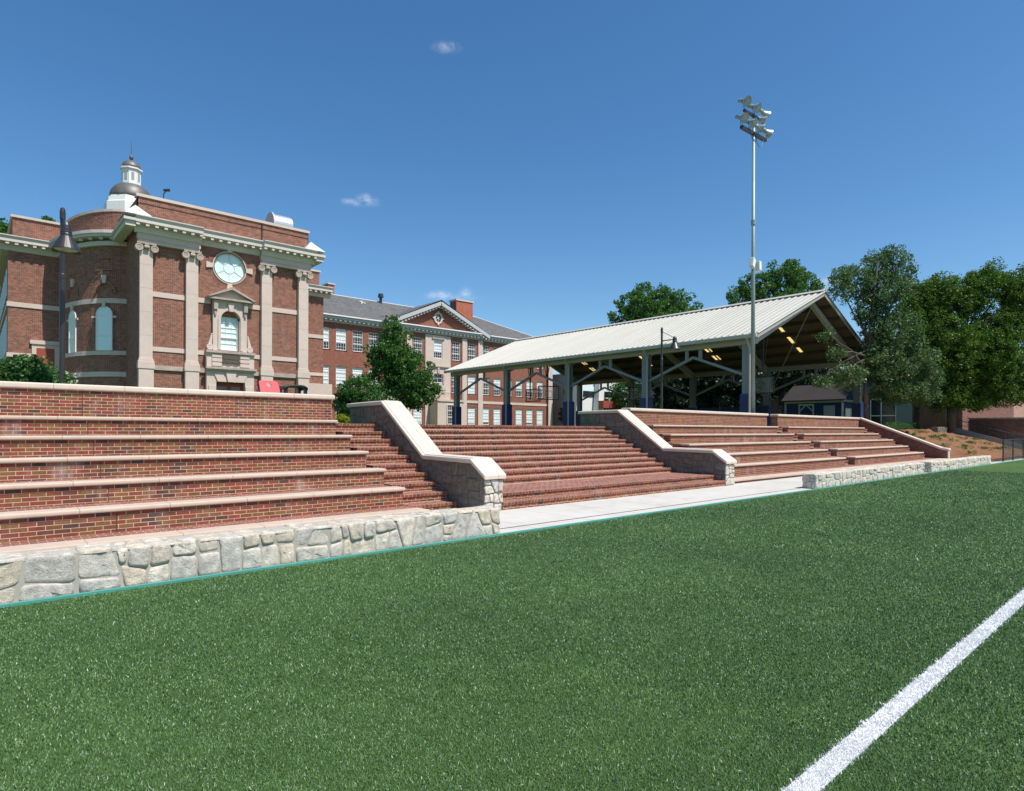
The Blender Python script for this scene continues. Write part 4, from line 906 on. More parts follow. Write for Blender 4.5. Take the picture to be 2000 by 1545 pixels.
B().box(1.85, 4.9, 51.75, 52.1, 15.6, 15.75).box(1.85, 2.2, 52.1, 75, 15.6, 15.75).build('parapet_coping', 'lime', wing)
o = cornice_run(wing, 1.1, 4.55, 51.6, name='cornice')
m = B().box(1.1, 1.72, 51.0, 75, 13.8, 13.95).box(1.4, 1.72, 51.4, 75, 13.5, 13.8)
for i in range(14): m.box(1.2, 1.6, 51.9+i*.5, 52.1+i*.5, 13.6, 13.79)
m.build('side_cornice', 'cornice', wing)
for z0, z1 in ((9.7, 10.0), (6.42, 6.69)):
    B().box(1.66, 4.5, 51.54, 51.599, z0, z1).box(1.66, 1.719, 51.6, 74, z0, z1).build('string_course', 'lime', wing)
m = B()
for i in range(8): m.box(1.69, 1.73, 53+i*2.4, 54.3+i*2.4, 6.9, 9.3); m.box(1.69, 1.73, 53+i*2.4, 54.3+i*2.4, 10.6, 12.4)
m.build('side_windows', 'blind', wing)
ds = B().box(2.95, 4.42, 51.5, 51.598, G0, 7.35).box(2.85, 4.5, 51.42, 51.6, 7.35, 7.6).build('door_surround', 'lime', wing)
B().box(3.2, 4.15, 51.46, 51.499, 5.5, 7.1).build('door', 'reddoor', ds)
rwg = B().box(17.75, 23.15, 51.5, 75, G0, 13.6).box(17.75, 22.9, 51.8, 75, 13.6, 15.55).build('right_wing', 'brick_aud', hall)
B().box(17.75, 23.0, 51.7, 52.1, 15.55, 15.7).build('parapet_coping', 'lime', rwg)
cornice_run(rwg, 17.8, 23.75, 51.5, name='cornice')
for z0, z1 in ((9.7, 10.0), (6.42, 6.69)): B().box(17.8, 23.151, 51.44, 51.499, z0, z1).build('string_course', 'lime', rwg)
ds = B().box(19.9, 21.6, 51.4, 51.499, G0, 7.9).box(19.8, 21.7, 51.3, 51.5, 7.9, 8.15).build('door_surround', 'lime', rwg)
B().box(20.15, 21.35, 51.36, 51.399, 6.0, 7.6).build('door', 'reddoor', ds)
B().box(20.8, 23.1, 49.6, 51.4, G0, 5.6).build('low_wall', 'lime', rwg)
# cupola
cu = thing('cupola', (12.5, 75, 15.2), 'white octagonal cupola with dark domed roofs above the assembly hall', 'cupola')
B().lathe((12.5, 75, 0), [(2.5, 15.2), (2.5, 24.9), (2.35, 25.0), (2.3, 25.45), (2.1, 25.5), (2.1, 25.65)], 8, a0=math.pi/8).build('drum', 'white', cu)
B().lathe((12.5, 75, 0), [(1.98, 25.65), (1.96, 26.0), (1.82, 26.5), (1.5, 26.95), (1.15, 27.2), (.85, 27.3)], 16).build('lower_dome', 'copper_dk', cu, smooth=True)
la = B().lathe((12.5, 75, 0), [(.88, 27.1), (.88, 28.75), (1.05, 28.85), (1.05, 29.0)], 8, a0=math.pi/8).build('lantern', 'white', cu)
lv = B()
for k in range(8):
    a = k*math.pi/4; 
    for j in range(7): c_ = Vector((math.cos(a)*.825, math.sin(a)*.825)); t_ = Vector((-math.sin(a), math.cos(a)))*.13; lv.beam((12.5+c_.x-t_.x, 75+c_.y-t_.y, 27.75+j*.12), (12.5+c_.x+t_.x, 75+c_.y+t_.y, 27.75+j*.12), .06, .05)
lv.build('louvres', 'cornice_blue', la)
B().lathe((12.5, 75, 0), [(.92, 29.0), (.88, 29.25), (.75, 29.6), (.3, 29.85), (.1, 29.9)], 16).build('upper_dome', 'copper_dk', cu, smooth=True)
B().lathe((12.5, 75, 0), [(.1, 29.85), (.12, 30.0), (.2, 30.15), (.2, 30.3), (.1, 30.45), (.05, 30.6), (.02, 32.0)], 12).build('finial', 'copper_dk', cu)
# roof duct and security camera
dt = thing('roof_duct', (17.4, 47, 15.2), 'round-topped bright sheet metal duct on the assembly hall roof', 'duct')
m = B(); pl = [(45.6, 15.2), (47.3, 15.2)]+[(46.45+.85*math.cos(math.pi*i/14), 17.0+.85*math.sin(math.pi*i/14)) for i in range(15)]; m.prism(pl[:1]+pl[1:], 'x', 16.72, 18.1); m.build('hood', 'metal_lt', dt)
m = B(); pl = [(45.5, 15.2), (47.4, 15.2)]+[(46.45+.95*math.cos(math.pi*i/14), 17.0+.95*math.sin(math.pi*i/14)) for i in range(15)]; m.prism(pl, 'x', 16.62, 16.719); m.build('end_plate', 'cornice_blue', dt)
sc_ = thing('security_camera', (8.9, 43, 15.6), 'small camera on a bent pole on the hall parapet', 'camera')
B().tube((8.9, 43, 15.5), (8.9, 43, 16.35), .03).tube((8.9, 43, 16.35), (9.0, 42.9, 16.5), .03).build('bracket', 'grey_dark', sc_)
B().tube((8.88, 42.95, 16.56), (9.2, 42.8, 16.6), .075, .09).build('camera_body', 'grey_dark', sc_)
# ---------------------------------------------------------------- classroom building
cb = thing('classroom_building', (45, 66, G0), 'three storey red brick classroom building with slate roof and central pediment', 'building')
CY = 62.0
rows = [(10.3, 12.62), (6.28, 8.56), (2.42, 4.64)]
colsR = [49.35, 51.27, 53.2, 55.15, 57.1, 59.06]; colsL = [25.4, 27.35, 29.3, 31.25, 33.2]
holes = [(x, x+1.22, a, b) for x in colsR+colsL for a, b in rows]
PX = [(36.28, 37.5), (38.74, 39.98), (44.22, 45.46), (46.70, 47.92)]
m = B(); wall_holes(m, 23.2, 35.2, G0, 13.2, CY, CY+.3, [h for h in holes if h[1] < 35.2]); wall_holes(m, 49.0, 61.3, G0, 13.2, CY, CY+.3, [h for h in holes if h[0] > 49])
m.add([(62, CY, G0), (62, 76, G0), (62, 76, 13.2), (62, CY, 13.2)], [(0, 1, 2, 3)])
m.build('brick_wall', 'brick_class', cb, recalc=False)
PY = CY-.45
m = B(); ph = [(a, b, c, d) for a, b in PX for c, d in rows]; chz = [(41.5, 42.72, 10.35, 12.62), (41.45, 42.75, 7.4, 8.5), (41.5, 42.72, 2.42, 4.7)]
wall_holes(m, 35.2, 40.3, G0, 13.3, PY, PY+.3, [h for h in ph if h[1] < 40.3]); wall_holes(m, 43.95, 49.0, G0, 13.3, PY, PY+.3, [h for h in ph if h[0] > 43.9])
m.add([(49, PY, G0), (49, CY, G0), (49, CY, 13.3), (49, PY, 13.3)], [(0, 1, 2, 3)]); m.add([(35.2, PY, G0), (35.2, CY, G0), (35.2, CY, 13.3), (35.2, PY, 13.3)], [(0, 1, 2, 3)])
m.prism([(35.6, 13.8), (48.7, 13.8), (42.15, 16.9)], 'y', PY+.02, PY+.4)
m.build('pavilion_wall', 'brick_class', cb, recalc=False)
m = B(); wall_holes(m, 40.3, 43.95, G0, 13.1, PY-.12, PY+.3, chz)
m.add([(40.3, PY-.12, G0), (40.3, PY, G0), (40.3, PY, 13.1), (40.3, PY-.12, 13.1)], [(0, 1, 2, 3)]); m.add([(43.95, PY-.12, G0), (43.95, PY, G0), (43.95, PY, 13.1), (43.95, PY-.12, 13.1)], [(0, 1, 2, 3)])
m.build('stone_centre_bay', 'lime', cb, recalc=False)
for a, b in ((35.2, 35.96), (37.75, 38.47), (45.73, 46.45), (48.24, 49.0)): B().box(a, b, PY-.14, PY-.001, G0, 13.12).build('pilaster', 'lime', cb)
B().box(61.25, 62.05, CY-.1, CY+.6, G0, 13.2).build('corner_quoin', 'lime', cb)
for a, b, y in ((23.2, 35.2, CY), (49, 61.25, CY)): B().box(a, b, y-.06, y-.001, 5.12, 5.45).build('string_course', 'lime', cb)
for a, b in ((35.96, 37.75), (38.47, 40.3), (43.95, 45.73), (46.45, 48.24)): B().box(a, b, PY-.08, PY-.002, 5.12, 5.45).build('string_course', 'lime', cb)
rd = random.Random(12)
bl_map = {}
def clswin(x, w, a, b, y, bv): sash(cb, x, x+w, a, b, y+.12, nx=4, nz=6, blind=bv)
for x in colsL+colsR:
    for r_, (a, b) in enumerate(rows):
        if x in colsR: bv = (0, rd.choice([0, .45, .55, .65]), rd.choice([.88, .96, .96]))[r_]
        else: bv = (0 if x > 31 else .62, .95, .9)[r_]
        if x == 49.35 and r_ == 1: bv = 0
        clswin(x, 1.22, a, b, CY, bv)
for i, (a, b) in enumerate(PX):
    for r_, (c, d) in enumerate(rows): clswin(a, b-a, c, d, PY, (0, .97 if i == 3 else 0, .95)[r_])
sash(cb, 41.5, 42.72, 10.35, 12.62, PY+.02, blind=.62); sash(cb, 41.45, 42.75, 7.4, 8.5, PY+.02, nz=2, nx=2, transom=False); sash(cb, 41.5, 42.72, 2.42, 4.7, PY+.02)
m = B()
for x0, x1 in ((41.25, 41.49), (42.73, 42.97)):
    for z in (7.3, 7.75, 8.2, 2.3, 2.75, 3.2, 3.65, 4.1, 4.55): m.box(x0, x1, PY-.2, PY-.121, z, z+.28)
m.box(41.2, 43.0, PY-.24, PY-.122, 12.64, 12.78); m.box(41.95, 42.27, PY-.26, PY-.122, 8.55, 9.3).box(40.6, 43.7, PY-.3, PY-.122, 9.3, 9.42); m.build('stone_trim', 'lime_dk', cb)
pc = B().box(40.9, 44.7, PY-1.8, PY-.125, G0, 5.1).box(40.8, 44.8, PY-1.9, PY-.125, 5.1, 5.3).build('stone_porch', 'lime', cb)
sash(pc, 42.2, 43.4, 2.4, 4.75, PY-1.87, sill=False)
m = B()
for i in range(26): m.tube((40.9+i*.155, PY-1.7, 5.3), (40.9+i*.155, PY-1.7, 6.1), .012, .012, 5)
m.box(40.85, 44.85, PY-1.72, PY-1.68, 6.1, 6.14); m.build('balcony_rail', 'grey_dark', pc)
# cornices, gutter
def ccorn(x0, x1, y):
    c = B().prism([(y, 13.18), (y-.12, 13.2), (y-.2, 13.45), (y-.55, 13.55), (y-.55, 13.75), (y-.65, 13.8), (y+.3, 13.82), (y+.3, 13.18)], 'x', x0, x1).build('cornice', 'cornice_blue', cb)
    d = B(); n = int((x1-x0)/.55)
    for i in range(n): d.box(x0+.2+i*.55, x0+.45+i*.55, y-.5, y-.18, 13.38, 13.53)
    d.build('modillions', 'cornice_blue', c); B().box(x0, x1, y-.72, y-.4, 13.82, 13.95).build('gutter', 'white', c)
ccorn(23.2, 35.0, CY); ccorn(49.2, 62.4, CY); ccorn(35.0, 49.2, PY)
for sx in (-1, 1):
    c = Vector((42.15, PY-.3, 17.2)); e = Vector((42.15+sx*7.5, PY-.3, 13.72))
    k = B(); k.beam((c.x, c.y, c.z-.3), (e.x, e.y, e.z-.12), .9, .42); rk = k.build('raking_cornice', 'cornice_blue', cb)
    k = B()
    for i in range(17):
        p = c.lerp(e, (i+.7)/18); k.box(p.x-.1, p.x+.1, PY-.65, PY-.1, p.z-.72, p.z-.52)
    k.build('modillions', 'cornice_blue', rk)
ov = B().lathe((42.15, PY-.05, 15.2), [(.42, -.06), (.62, -.06), (.62, .1), (.42, .1)], 24, axis='y')
ov.f = [f for f in ov.f if len(f) == 4]; ov.v = [(x, y, 15.2+(z-15.2)*1.12) for x, y, z in ov.v]
for a in range(4): c_, s_ = math.cos(a*math.pi/2), math.sin(a*math.pi/2); ov.box(42.15+c_*.68-.1, 42.15+c_*.68+.1, PY-.12, PY+.0, 15.2+s_*.75-.1, 15.2+s_*.75+.1)
ov = ov.build('oval_window', 'lime', cb)
B().lathe((42.15, PY-.02, 15.2), [(.0, 0), (.46, 0), (.46, .03)], 24, axis='y').build('pane', 'glass_dark', ov)
m = B()
for a in range(3): c_, s_ = math.cos(a*math.pi/3+math.pi/6)*.44, math.sin(a*math.pi/3+math.pi/6)*.46; m.tube((42.15-c_, PY-.035, 15.2-s_), (42.15+c_, PY-.035, 15.2+s_), .025, .025, 6)
m.build('muntins', 'white', ov)
# slate roof : main hipped + pediment cross gable
m = B(); E0, E1, RY, RZ = CY-.5, 76.5, 69, 17.75
m.add([(20, E0, 13.9), (62.3, E0, 13.9), (62.3, E1, 13.9), (20, E1, 13.9), (20, RY, RZ), (53.6, RY, RZ)], [(0, 1, 5, 4), (1, 2, 5), (2, 3, 4, 5), (3, 0, 4)])
m.add([(34.4, PY-.75, 13.75), (42.15, PY-.75, 17.3), (42.15, 68.5, 17.3), (34.4, 63, 13.95), (49.9, PY-.75, 13.75), (49.9, 63, 13.95)], [(0, 1, 2, 3), (1, 4, 5, 2)])
rf = m.build('slate_roof', 'slate', cb, recalc=False)
B().tube((20, RY, RZ), (53.6, RY, RZ), .1, .1, 8).tube((53.6, RY, RZ), (62.3, E0, 13.92), .09, .09, 8).build('ridge_cap', 'cornice_blue', rf)
ch = B().box(49.2, 52.0, 67.5, 69.0, 15.5, 19.3).build('chimney', 'brick_orange', rf)
B().box(49.1, 52.1, 67.4, 69.1, 19.3, 19.5).build('chimney_cap', 'lime', ch); B().box(49.15, 49.199, 67.75, 68.75, 18.0, 19.1).build('louvre', 'grey_dark', ch)
ca, cb_ = W(640, 70), W(652, 70)
ch = B().box(ca, cb_, 70, 71.5, 15.5, 19.2).build('chimney', 'brick_orange', rf); B().box(ca-.1, cb_+.1, 69.9, 71.6, 19.2, 19.35).build('chimney_cap', 'lime', ch)
v1 = B().tube((38.4, RY-.3, 17.5), (38.4, RY-.3, 18.3), .18, .18, 12).tube((38.4, RY-.3, 18.3), (38.4, RY-.3, 18.75), .36, .3, 12).build('roof_vent', 'grey_dark', rf)
B().tube((35.0, 67.2, 16.6), (35.0, 67.2, 17.2), .08).tube((34.7, 67.2, 17.1), (35.5, 67.2, 16.9), .05).build('roof_pipe', 'white', rf)
B().tube((61.0, CY-.15, G0), (61.0, CY-.15, 13.2), .07).tube((49.15, CY-.12, G0), (49.15, CY-.12, 13.2), .07).build('downpipe', 'grey_dark', cb)
# ---------------------------------------------------------------- modern white building and background buildings
mb_ = thing('modern_building', (75, 60, G0), 'modern white and grey building with tilted fins seen under the canopy', 'building')
B().box(64, 64.5, 58.6, 75, G0, 9.9).build('grey_side_wall', 'conc_wall', mb_)
B().box(64.5, 95, 58.5, 59, G0, 12).build('white_wall', 'white_wall', mb_)
B().box(63.92, 63.99, 59.6, 61.6, 6.9, 7.7).build('side_window', 'reddoor', mb_)
for (u0, u1, v0, v1) in ((1136, 1160, 754, 774), (1178, 1197, 757, 774), (1205, 1225, 757, 774)):
    x0, x1 = W(u0, 58.4), W(u1, 58.4); z1, z0 = ZV(u0, v0, 58.4), ZV(u0, v1, 58.4)
    o = B().box(x0, x1, 58.40, 58.49, z0, z1).build('window', 'glass_dark', mb_); B().box(x0, x1, 58.36, 58.399, z1-.45*(z1-z0), z1).build('teal_panel', 'blind_teal', o)
for u in (1124, 1166): 
    x = W(u, 57.8); B().prism([(x-.5, G0), (x+.5, G0), (x+1.6, 12), (x+.4, 12)], 'y', 57.4, 58.3).build('tilted_fin', 'white_wall', mb_)
B().box(W(1173, 57), W(1200, 57), 56.5, 57.5, ZV(1180, 797, 57), ZV(1180, 783, 57)).build('brown_bay', 'reddoor', mb_)
gy = thing('gym_building', (74, 30, G0), 'long dark brick building with pale grey roof edge behind the right-hand trees', 'building')
B().box(72, 95, 16.3, 56, G0-1.9, 5.7).build('brick_wall', 'brick_dark', gy)
B().box(71.7, 95.3, 17.5, 56.2, 5.7, 8.4).build('grey_upper_wall', plain('grey_cladding', (.20, .195, .185), .8), gy)
B().box(71.5, 95.5, 17.3, 56.4, 8.4, 8.6).build('roof_edge', 'white_wall', gy)
def GY(u): 
    r = (u-1000)/1200; return 72*(CX-SX*r)/(SX+CX*r)
ya, yb2 = GY(1750), GY(1702)
o = B().box(71.9, 71.99, ya, yb2, 1.9, 5.1).build('window', 'glass_dark', gy)
ym = GY(1722); m = B().box(71.82, 71.9, ym-.04, ym+.04, 1.9, 5.1).box(71.82, 71.9, ya, yb2, 3.35, 3.45).box(71.82, 71.9, ya, yb2, 5.1, 5.2).box(71.82, 71.9, ya-.06, ya, 1.9, 5.2).box(71.82, 71.9, yb2, yb2+.06, 1.9, 5.2); m.build('window_frame', 'white', o)
B().box(71.85, 71.99, GY(1782), GY(1752), 1.9, 5.6).build('metal_panel', 'steel_paint', gy)
pk = thing('pink_brick_building', (100, 20, 0), 'sunlit pinkish brick building behind the far right tree', 'building')
m = B(); wall_holes(m, 95.4, 160, 0, 8, 18, 18.3, [(124, 127, 1.9, 8)]); m.build('brick_wall', brick('pink_brick', [(.42, .22, .17), (.47, .26, .2), (.38, .19, .15)], (.5, .4, .34)), pk, recalc=False)
B().box(124.01, 126.99, 18.1, 18.28, 1.9, 8).build('grey_panel', 'white_wall', pk)
B().box(72.0, 95.39, 15.9, 16.25, 0, 5.6).build('lower_wall', M['brick_dark'], pk)
rt = thing('retaining_wall', (66, 11.5, 0), 'dark brick retaining wall beside the ramp at the right edge', 'wall')
B().box(66, 66.4, 5, 14.1, 0, 2.85).build('wall_body', 'brick_dark', rt); B().box(65.92, 66.48, 4.95, 14.2, 2.85, 2.97).build('coping', 'lime_dk', rt)
rp = thing('ramp', (63, 12, 0), 'grey concrete ramp with black handrails beside the mulch slope', 'ramp')
B().prism([(8.3, -.02), (8.3, .02), (13.9, 1.75), (16.5, 1.85), (16.5, -.02)], 'x', 61.7, 65.9).build('ramp_slab', 'conc_wall', rp)
B().prism([(8.3, -.02), (8.3, .3), (13.9, 2.05), (14.4, 2.05), (14.4, -.02)], 'x', 61.5, 61.699).build('ramp_kerb', 'conc_wall', rp)
for x in (61.6, 64.4):
    m = B().tube((x, 8.4, 1.0), (x, 13.9, 2.7), .03).tube((x, 8.4, .65), (x, 13.9, 2.35), .022)
    for i in range(5): y = 8.4+i*1.35; z = .1+(y-8.4)*.31; m.tube((x, y, z), (x, y, z+.92), .025)
    m.build('handrail', 'grey_dark', rp)
fn_ = thing('mesh_fence', (49, 8.05, 0), 'short black mesh fence at the turf edge on the far right', 'fence')
xs_ = [45.4, 48.1, 51.2, 55, 59]
for x in xs_: B().tube((x, 8.05, 0), (x, 8.05, 1.3), .035).build('post', 'black', fn_)
B().tube((45.4, 8.05, 1.28), (59, 8.05, 1.28), .025).build('top_rail', 'black', fn_)
B().add([(45.4, 8.05, .05), (59, 8.05, .05), (59, 8.05, 1.27), (45.4, 8.05, 1.27)], [(0, 1, 2, 3)]).build('mesh_panel', 'mesh', fn_)
nf = thing('windscreen_fence', (58, 34, G0), 'dark navy windscreen fence in shade seen under the canopy', 'fence')
B().box(57, 57.08, 27.5, 41, G0, 4.1).build('screen', plain('navy_screen', (.008, .014, .05), .8), nf)
for i in range(6): B().tube((56.95, 27.6+i*2.65, G0), (56.95, 27.6+i*2.65, 4.25), .04).build('post', 'grey_dark', nf)
# blue shed
sh = thing('blue_shed', (57.2, 22.9, G0), 'shade-darkened blue wooden shed with pale trim beyond the farthest seats', 'shed')
B().box(55, 59.4, 20.5, 25.3, G0, 4.5).prism([(55, 4.5), (59.4, 4.5), (57.2, 5.75)], 'y', 20.5, 25.3).build('walls', 'shed', sh)
m = B(); m.prism([(54.75, 4.36), (57.2, 5.8), (59.65, 4.36), (59.65, 4.46), (57.2, 5.93), (54.75, 4.46)], 'y', 20.2, 25.6).build('roof', plain('shaded_shingles', (.035, .028, .026), .9, .3, 4), sh)  # roof colour darkened to carry the shade over the shed
B().box(54.93, 54.999, 20.45, 25.35, 4.2, 4.36).box(54.93, 54.999, 20.43, 20.56, G0, 4.2).box(54.93, 54.999, 25.22, 25.35, G0, 4.2).box(54.95, 59.45, 20.42, 20.499, 4.25, 4.42).build('trim', 'conc_wall', sh)
def SY(u):
    r = (u-1000)/1200; return 55*(CX-SX*r)/(SX+CX*r)
y0_, y1_ = SY(1631), SY(1609); o = B().box(54.94, 54.999, y0_, y1_, G0, 3.95).build('door', 'steel_paint', sh)
y0_, y1_ = SY(1590), SY(1560); B().box(54.92, 54.999, y0_, y0_+.12, G0, 3.98).box(54.92, 54.999, y1_-.12, y1_, G0, 3.98).box(54.92, 54.999, y0_, y1_, 3.98, 4.12).beam((54.94, y0_+.1, 3.5), (54.94, y0_+.6, 3.98), .05, .1).beam((54.94, y1_-.1, 3.5), (54.94, y1_-.6, 3.98), .05, .1).build('arched_trim', 'conc_wall', sh)
o = B().box(55.7, 57.6, 20.44, 20.499, 2.2, 3.6).build('window', 'glass_dark', sh); m = B().box(55.6, 55.7, 20.42, 20.499, 2.1, 3.7).box(57.6, 57.7, 20.42, 20.499, 2.1, 3.7).box(55.7, 57.6, 20.42, 20.499, 3.6, 3.7).box(55.7, 57.6, 20.42, 20.499, 2.1, 2.2).box(56.6, 56.7, 20.42, 20.439, 2.2, 3.6); m.build('window_frame', 'white', o)
# ---------------------------------------------------------------- canopy
cp = thing('canopy', (41.2, 31, G0), 'large open gabled canopy with cream metal roof on grey columns with blue pads', 'canopy')
XL, XR, XM = 32.35, 50.05, 41.2; ZE, ZR = 7.12, 10.72; YN, YFa = 16.45, 46.1
PYs = [17.35, 24.3, 31.25, 38.2, 45.15]
def zr(x): return ZR-(ZR-ZE)*abs(x-XM)/(XM-XL)
SKY = [20.9, 27.9, 34.8, 41.8]      # skylight bands (Y)
SKX = [(42.6, 44.0), (44.3, 45.1), (45.5, 47.0), (47.3, 48.2)]
th = .06
m = B()
def slab(m, x0, x1, y0, y1, t=th, dz=0):
    vs = [(x0, y0, zr(x0)+dz), (x1, y0, zr(x1)+dz), (x1, y1, zr(x1)+dz), (x0, y1, zr(x0)+dz)]
    vs += [(a, b, c-t) for a, b, c in vs]; m.add(vs, [(0, 1, 2, 3), (7, 6, 5, 4), (0, 4, 5, 1), (1, 5, 6, 2), (2, 6, 7, 3), (3, 7, 4, 0)])
slab(m, XL, XM, YN, YFa)
xs2 = [XM]+[v for p in SKX for v in p]+[XR]
ys2 = [YN]+[v for y in SKY for v in (y-.3, y+.3)]+[YFa]
for i in range(len(ys2)-1):
    if i % 2 == 0: slab(m, XM, XR, ys2[i], ys2[i+1])
    else:
        for j in range(len(xs2)-1):
            if j % 2 == 0: slab(m, xs2[j], xs2[j+1], ys2[i], ys2[i+1])
roof = m.build('metal_roof', 'mroof', cp)
m = B(); n = int((YFa-YN)/.42)
for i in range(n+1):
    y = YN+.02+(YFa-YN-.04)*i/n
    for a in (XL+.01, XR-.01):
        za, zb = zr(a)+.002, ZR+.002
        m.add([(a, y-.09, za), (a, y-.05, za+.05), (a, y+.05, za+.05), (a, y+.09, za), (XM, y-.09, zb), (XM, y-.05, zb+.05), (XM, y+.05, zb+.05), (XM, y+.09, zb)], [(0, 1, 5, 4), (1, 2, 6, 5), (2, 3, 7, 6), (0, 3, 2, 1), (4, 5, 6, 7)])
m.build('standing_seam', 'mroof', roof)
B().prism([(XM-.28, ZR-.02), (XM, ZR+.12), (XM+.28, ZR-.02), (XM+.28, ZR+.02), (XM, ZR+.17), (XM-.28, ZR+.02)], 'y', YN-.05, YFa+.05).build('ridge_cap', 'mroof', roof)
for y in SKY:
    for a, b in SKX:
        B().add([(a, y-.3, zr(a)-.03), (b, y-.3, zr(b)-.03), (b, y+.3, zr(b)-.03), (a, y+.3, zr(a)-.03)], [(0, 1, 2, 3)]).build('skylight_panel', 'skylight', roof)
for s in (-1, 1):
    x = XM+s*(XM-XL); B().box(min(x, x+s*.16), max(x, x+s*.16), YN, YFa, ZE-.22, ZE+.0).build('gutter', 'mroof', cp, bevel=.03)
u_ = B(); slab(u_, XL+.1, XM-.02, YN+.12, YFa-.12, .02, -.10)
for i in range(len(ys2)-1):
    y0_, y1_ = ys2[i], ys2[i+1]
    if i % 2 == 0: slab(u_, XM+.02, XR-.1, max(y0_, YN+.12), min(y1_, YFa-.12), .02, -.10)
    else:
        for j in range(len(xs2)-1):
            if j % 2 == 0: slab(u_, max(xs2[j], XM+.02), min(xs2[j+1], XR-.1), y0_, y1_, .02, -.10)
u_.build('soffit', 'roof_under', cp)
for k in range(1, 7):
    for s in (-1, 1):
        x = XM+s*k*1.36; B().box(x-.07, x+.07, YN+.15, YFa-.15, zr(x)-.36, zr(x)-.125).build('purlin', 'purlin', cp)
m_ = B().box(XL+.4, XL+.65, YN+.3, YFa-.3, ZE-.48, ZE-.16).build('eave_beam', 'beam', cp); B().box(XR-.65, XR-.4, YN+.3, YFa-.3, ZE-.48, ZE-.16).build('eave_beam', 'beam', cp)
for y in PYs+[]:
    f = B()
    for s in (-1, 1):
        x0 = XM+s*8.2
        f.add([(x0, y-.12, zr(x0)-.95), (XM, y-.12, ZR-.72), (XM, y-.12, ZR-.38), (x0, y-.12, zr(x0)-.38), (x0, y+.12, zr(x0)-.95), (XM, y+.12, ZR-.72), (XM, y+.12, ZR-.38), (x0, y+.12, zr(x0)-.38)], [(0, 1, 2, 3), (7, 6, 5, 4), (0, 4, 5, 1), (1, 5, 6, 2), (2, 6, 7, 3), (3, 7, 4, 0)])
    f.build('rafter_frame', 'beam', cp)
for s in (-1, 1):
    for i, y in enumerate(PYs):
        x = XM+s*8.2; top = ZE-.3
        c = B().box(x-.18, x-.14, y-.24, y+.24, G0, top).box(x+.14, x+.18, y-.24, y+.24, G0, top).box(x-.14, x+.14, y-.03, y+.03, G0, top).build('column', 'steel_paint', cp)
        B().box(x-.3, x+.3, y-.33, y+.33, G0, 3.85).build('column_pad', 'pad', c, bevel=.04)
        if s < 0:
            d = B().tube((x-.36, y-.3, G0), (x-.36, y-.3, ZE-.75), .06).tube((x-.36, y-.3, ZE-.75), (XL-.02, y-.3, ZE-.35), .06).tube((XL-.02, y-.3, ZE-.35), (XL-.02, y-.3, ZE-.15), .08)
            d.build('downpipe', 'beam', c)
    for a, b in zip(PYs, PYs[1:]):
        x = XM+s*8.2; ym_ = (a+b)/2
        B().beam((x, a+.2, 4.95), (x, ym_, 6.2), .16, .15).beam((x, ym_, 6.2), (x, b-.2, 4.95), .16, .15).build('knee_brace', 'steel_paint', cp)
        B().box(x-.07, x+.07, ym_-.55, ym_-.38, 6.02, ZE-.45).box(x-.07, x+.07, ym_+.38, ym_+.55, 6.02, ZE-.45).build('strut', 'steel_paint', cp)
for sx in (-1, 1):
    for yy in (YN+.02, YFa-.02): B().beam((XM+sx*(XM-XL), yy, ZE-.12), (XM, yy, ZR-.12), .05, .26).build('gable_fascia', 'beam', cp)
B().tube((XM+.3, YN+1, ZR-.9), (XR-1.4, 23.9, 4.4), .03).build('tension_rod', 'beam', cp)
# yellow eave fixtures
m = B()
for y in (20.2, 27.2, 34.1, 41.2): m.box(XL+.12, XL+.3, y-.22, y+.22, ZE-.2, ZE-.12)
m.build('eave_light', plain('pale_yellow_lens', (.6, .45, .18), .4), cp)
# hanging basketball hoops
def hoop(x, y, face, label, glass=True):
    t = thing('basketball_hoop', (x, y, 4.1), label, 'basketball hoop', 'hoops hung under the canopy')
    zt = zr(x)-.4
    m = B().tube((x, y, 4.5), (x, y, zt), .06).tube((x-.0, y, 5.9), (x, y-.6, zt), .03).tube((x, y, 5.9), (x, y+.6, zt), .03)
    m.build('hanger', 'grey_dark' if glass else 'beam', t)
    bx = x+.35*face[0]; by = y+.35*face[1]; tx, ty = -face[1], face[0]
    fr = B(); w, z0, z1 = .92, 4.35, 5.45
    for a in (-1, 1): fr.beam((bx+tx*w*a, by+ty*w*a, z0), (bx+tx*w*a, by+ty*w*a, z1), .07, .07, up=(face[0], face[1], 0))
    for z in (z0, z1): fr.beam((bx-tx*w, by-ty*w, z), (bx+tx*w, by+ty*w, z), .08, .08)
    for a in (-.3, .3): fr.beam((bx+tx*a, by+ty*a, 4.6), (bx+tx*a, by+ty*a, 5.05), .03, .03, up=(face[0], face[1], 0))
    fr.beam((bx-tx*.3, by-ty*.3, 5.05), (bx+tx*.3, by+ty*.3, 5.05), .03, .03)
    fr.beam((x, y, 4.9), (bx, by, 4.9), .06, .06)
    fr = fr.build('backboard_frame', 'grey_dark', t)
    B().beam((bx-tx*(w-.04), by-ty*(w-.04), (z0+z1)/2), (bx+tx*(w-.04), by+ty*(w-.04), (z0+z1)/2), .012, z1-z0-.06).build('backboard', 'board', fr)
    r = B(); cx_, cy_ = bx+face[0]*.38, by+face[1]*.38
    for i in range(16):
        a, b = 2*math.pi*i/16, 2*math.pi*(i+1)/16; r.tube((cx_+.23*math.cos(a), cy_+.23*math.sin(a), 4.5), (cx_+.23*math.cos(b), cy_+.23*math.sin(b), 4.5), .012, .012, 5)
    r.tube((bx, by, 4.5), (bx+face[0]*.15, by+face[1]*.15, 4.5), .02); r.build('rim', 'redpaint', t)
hoop(W(1032, 40.5)+.2, 40.5, (1, 0), 'basketball hoop under the canopy between its two farthest left columns')
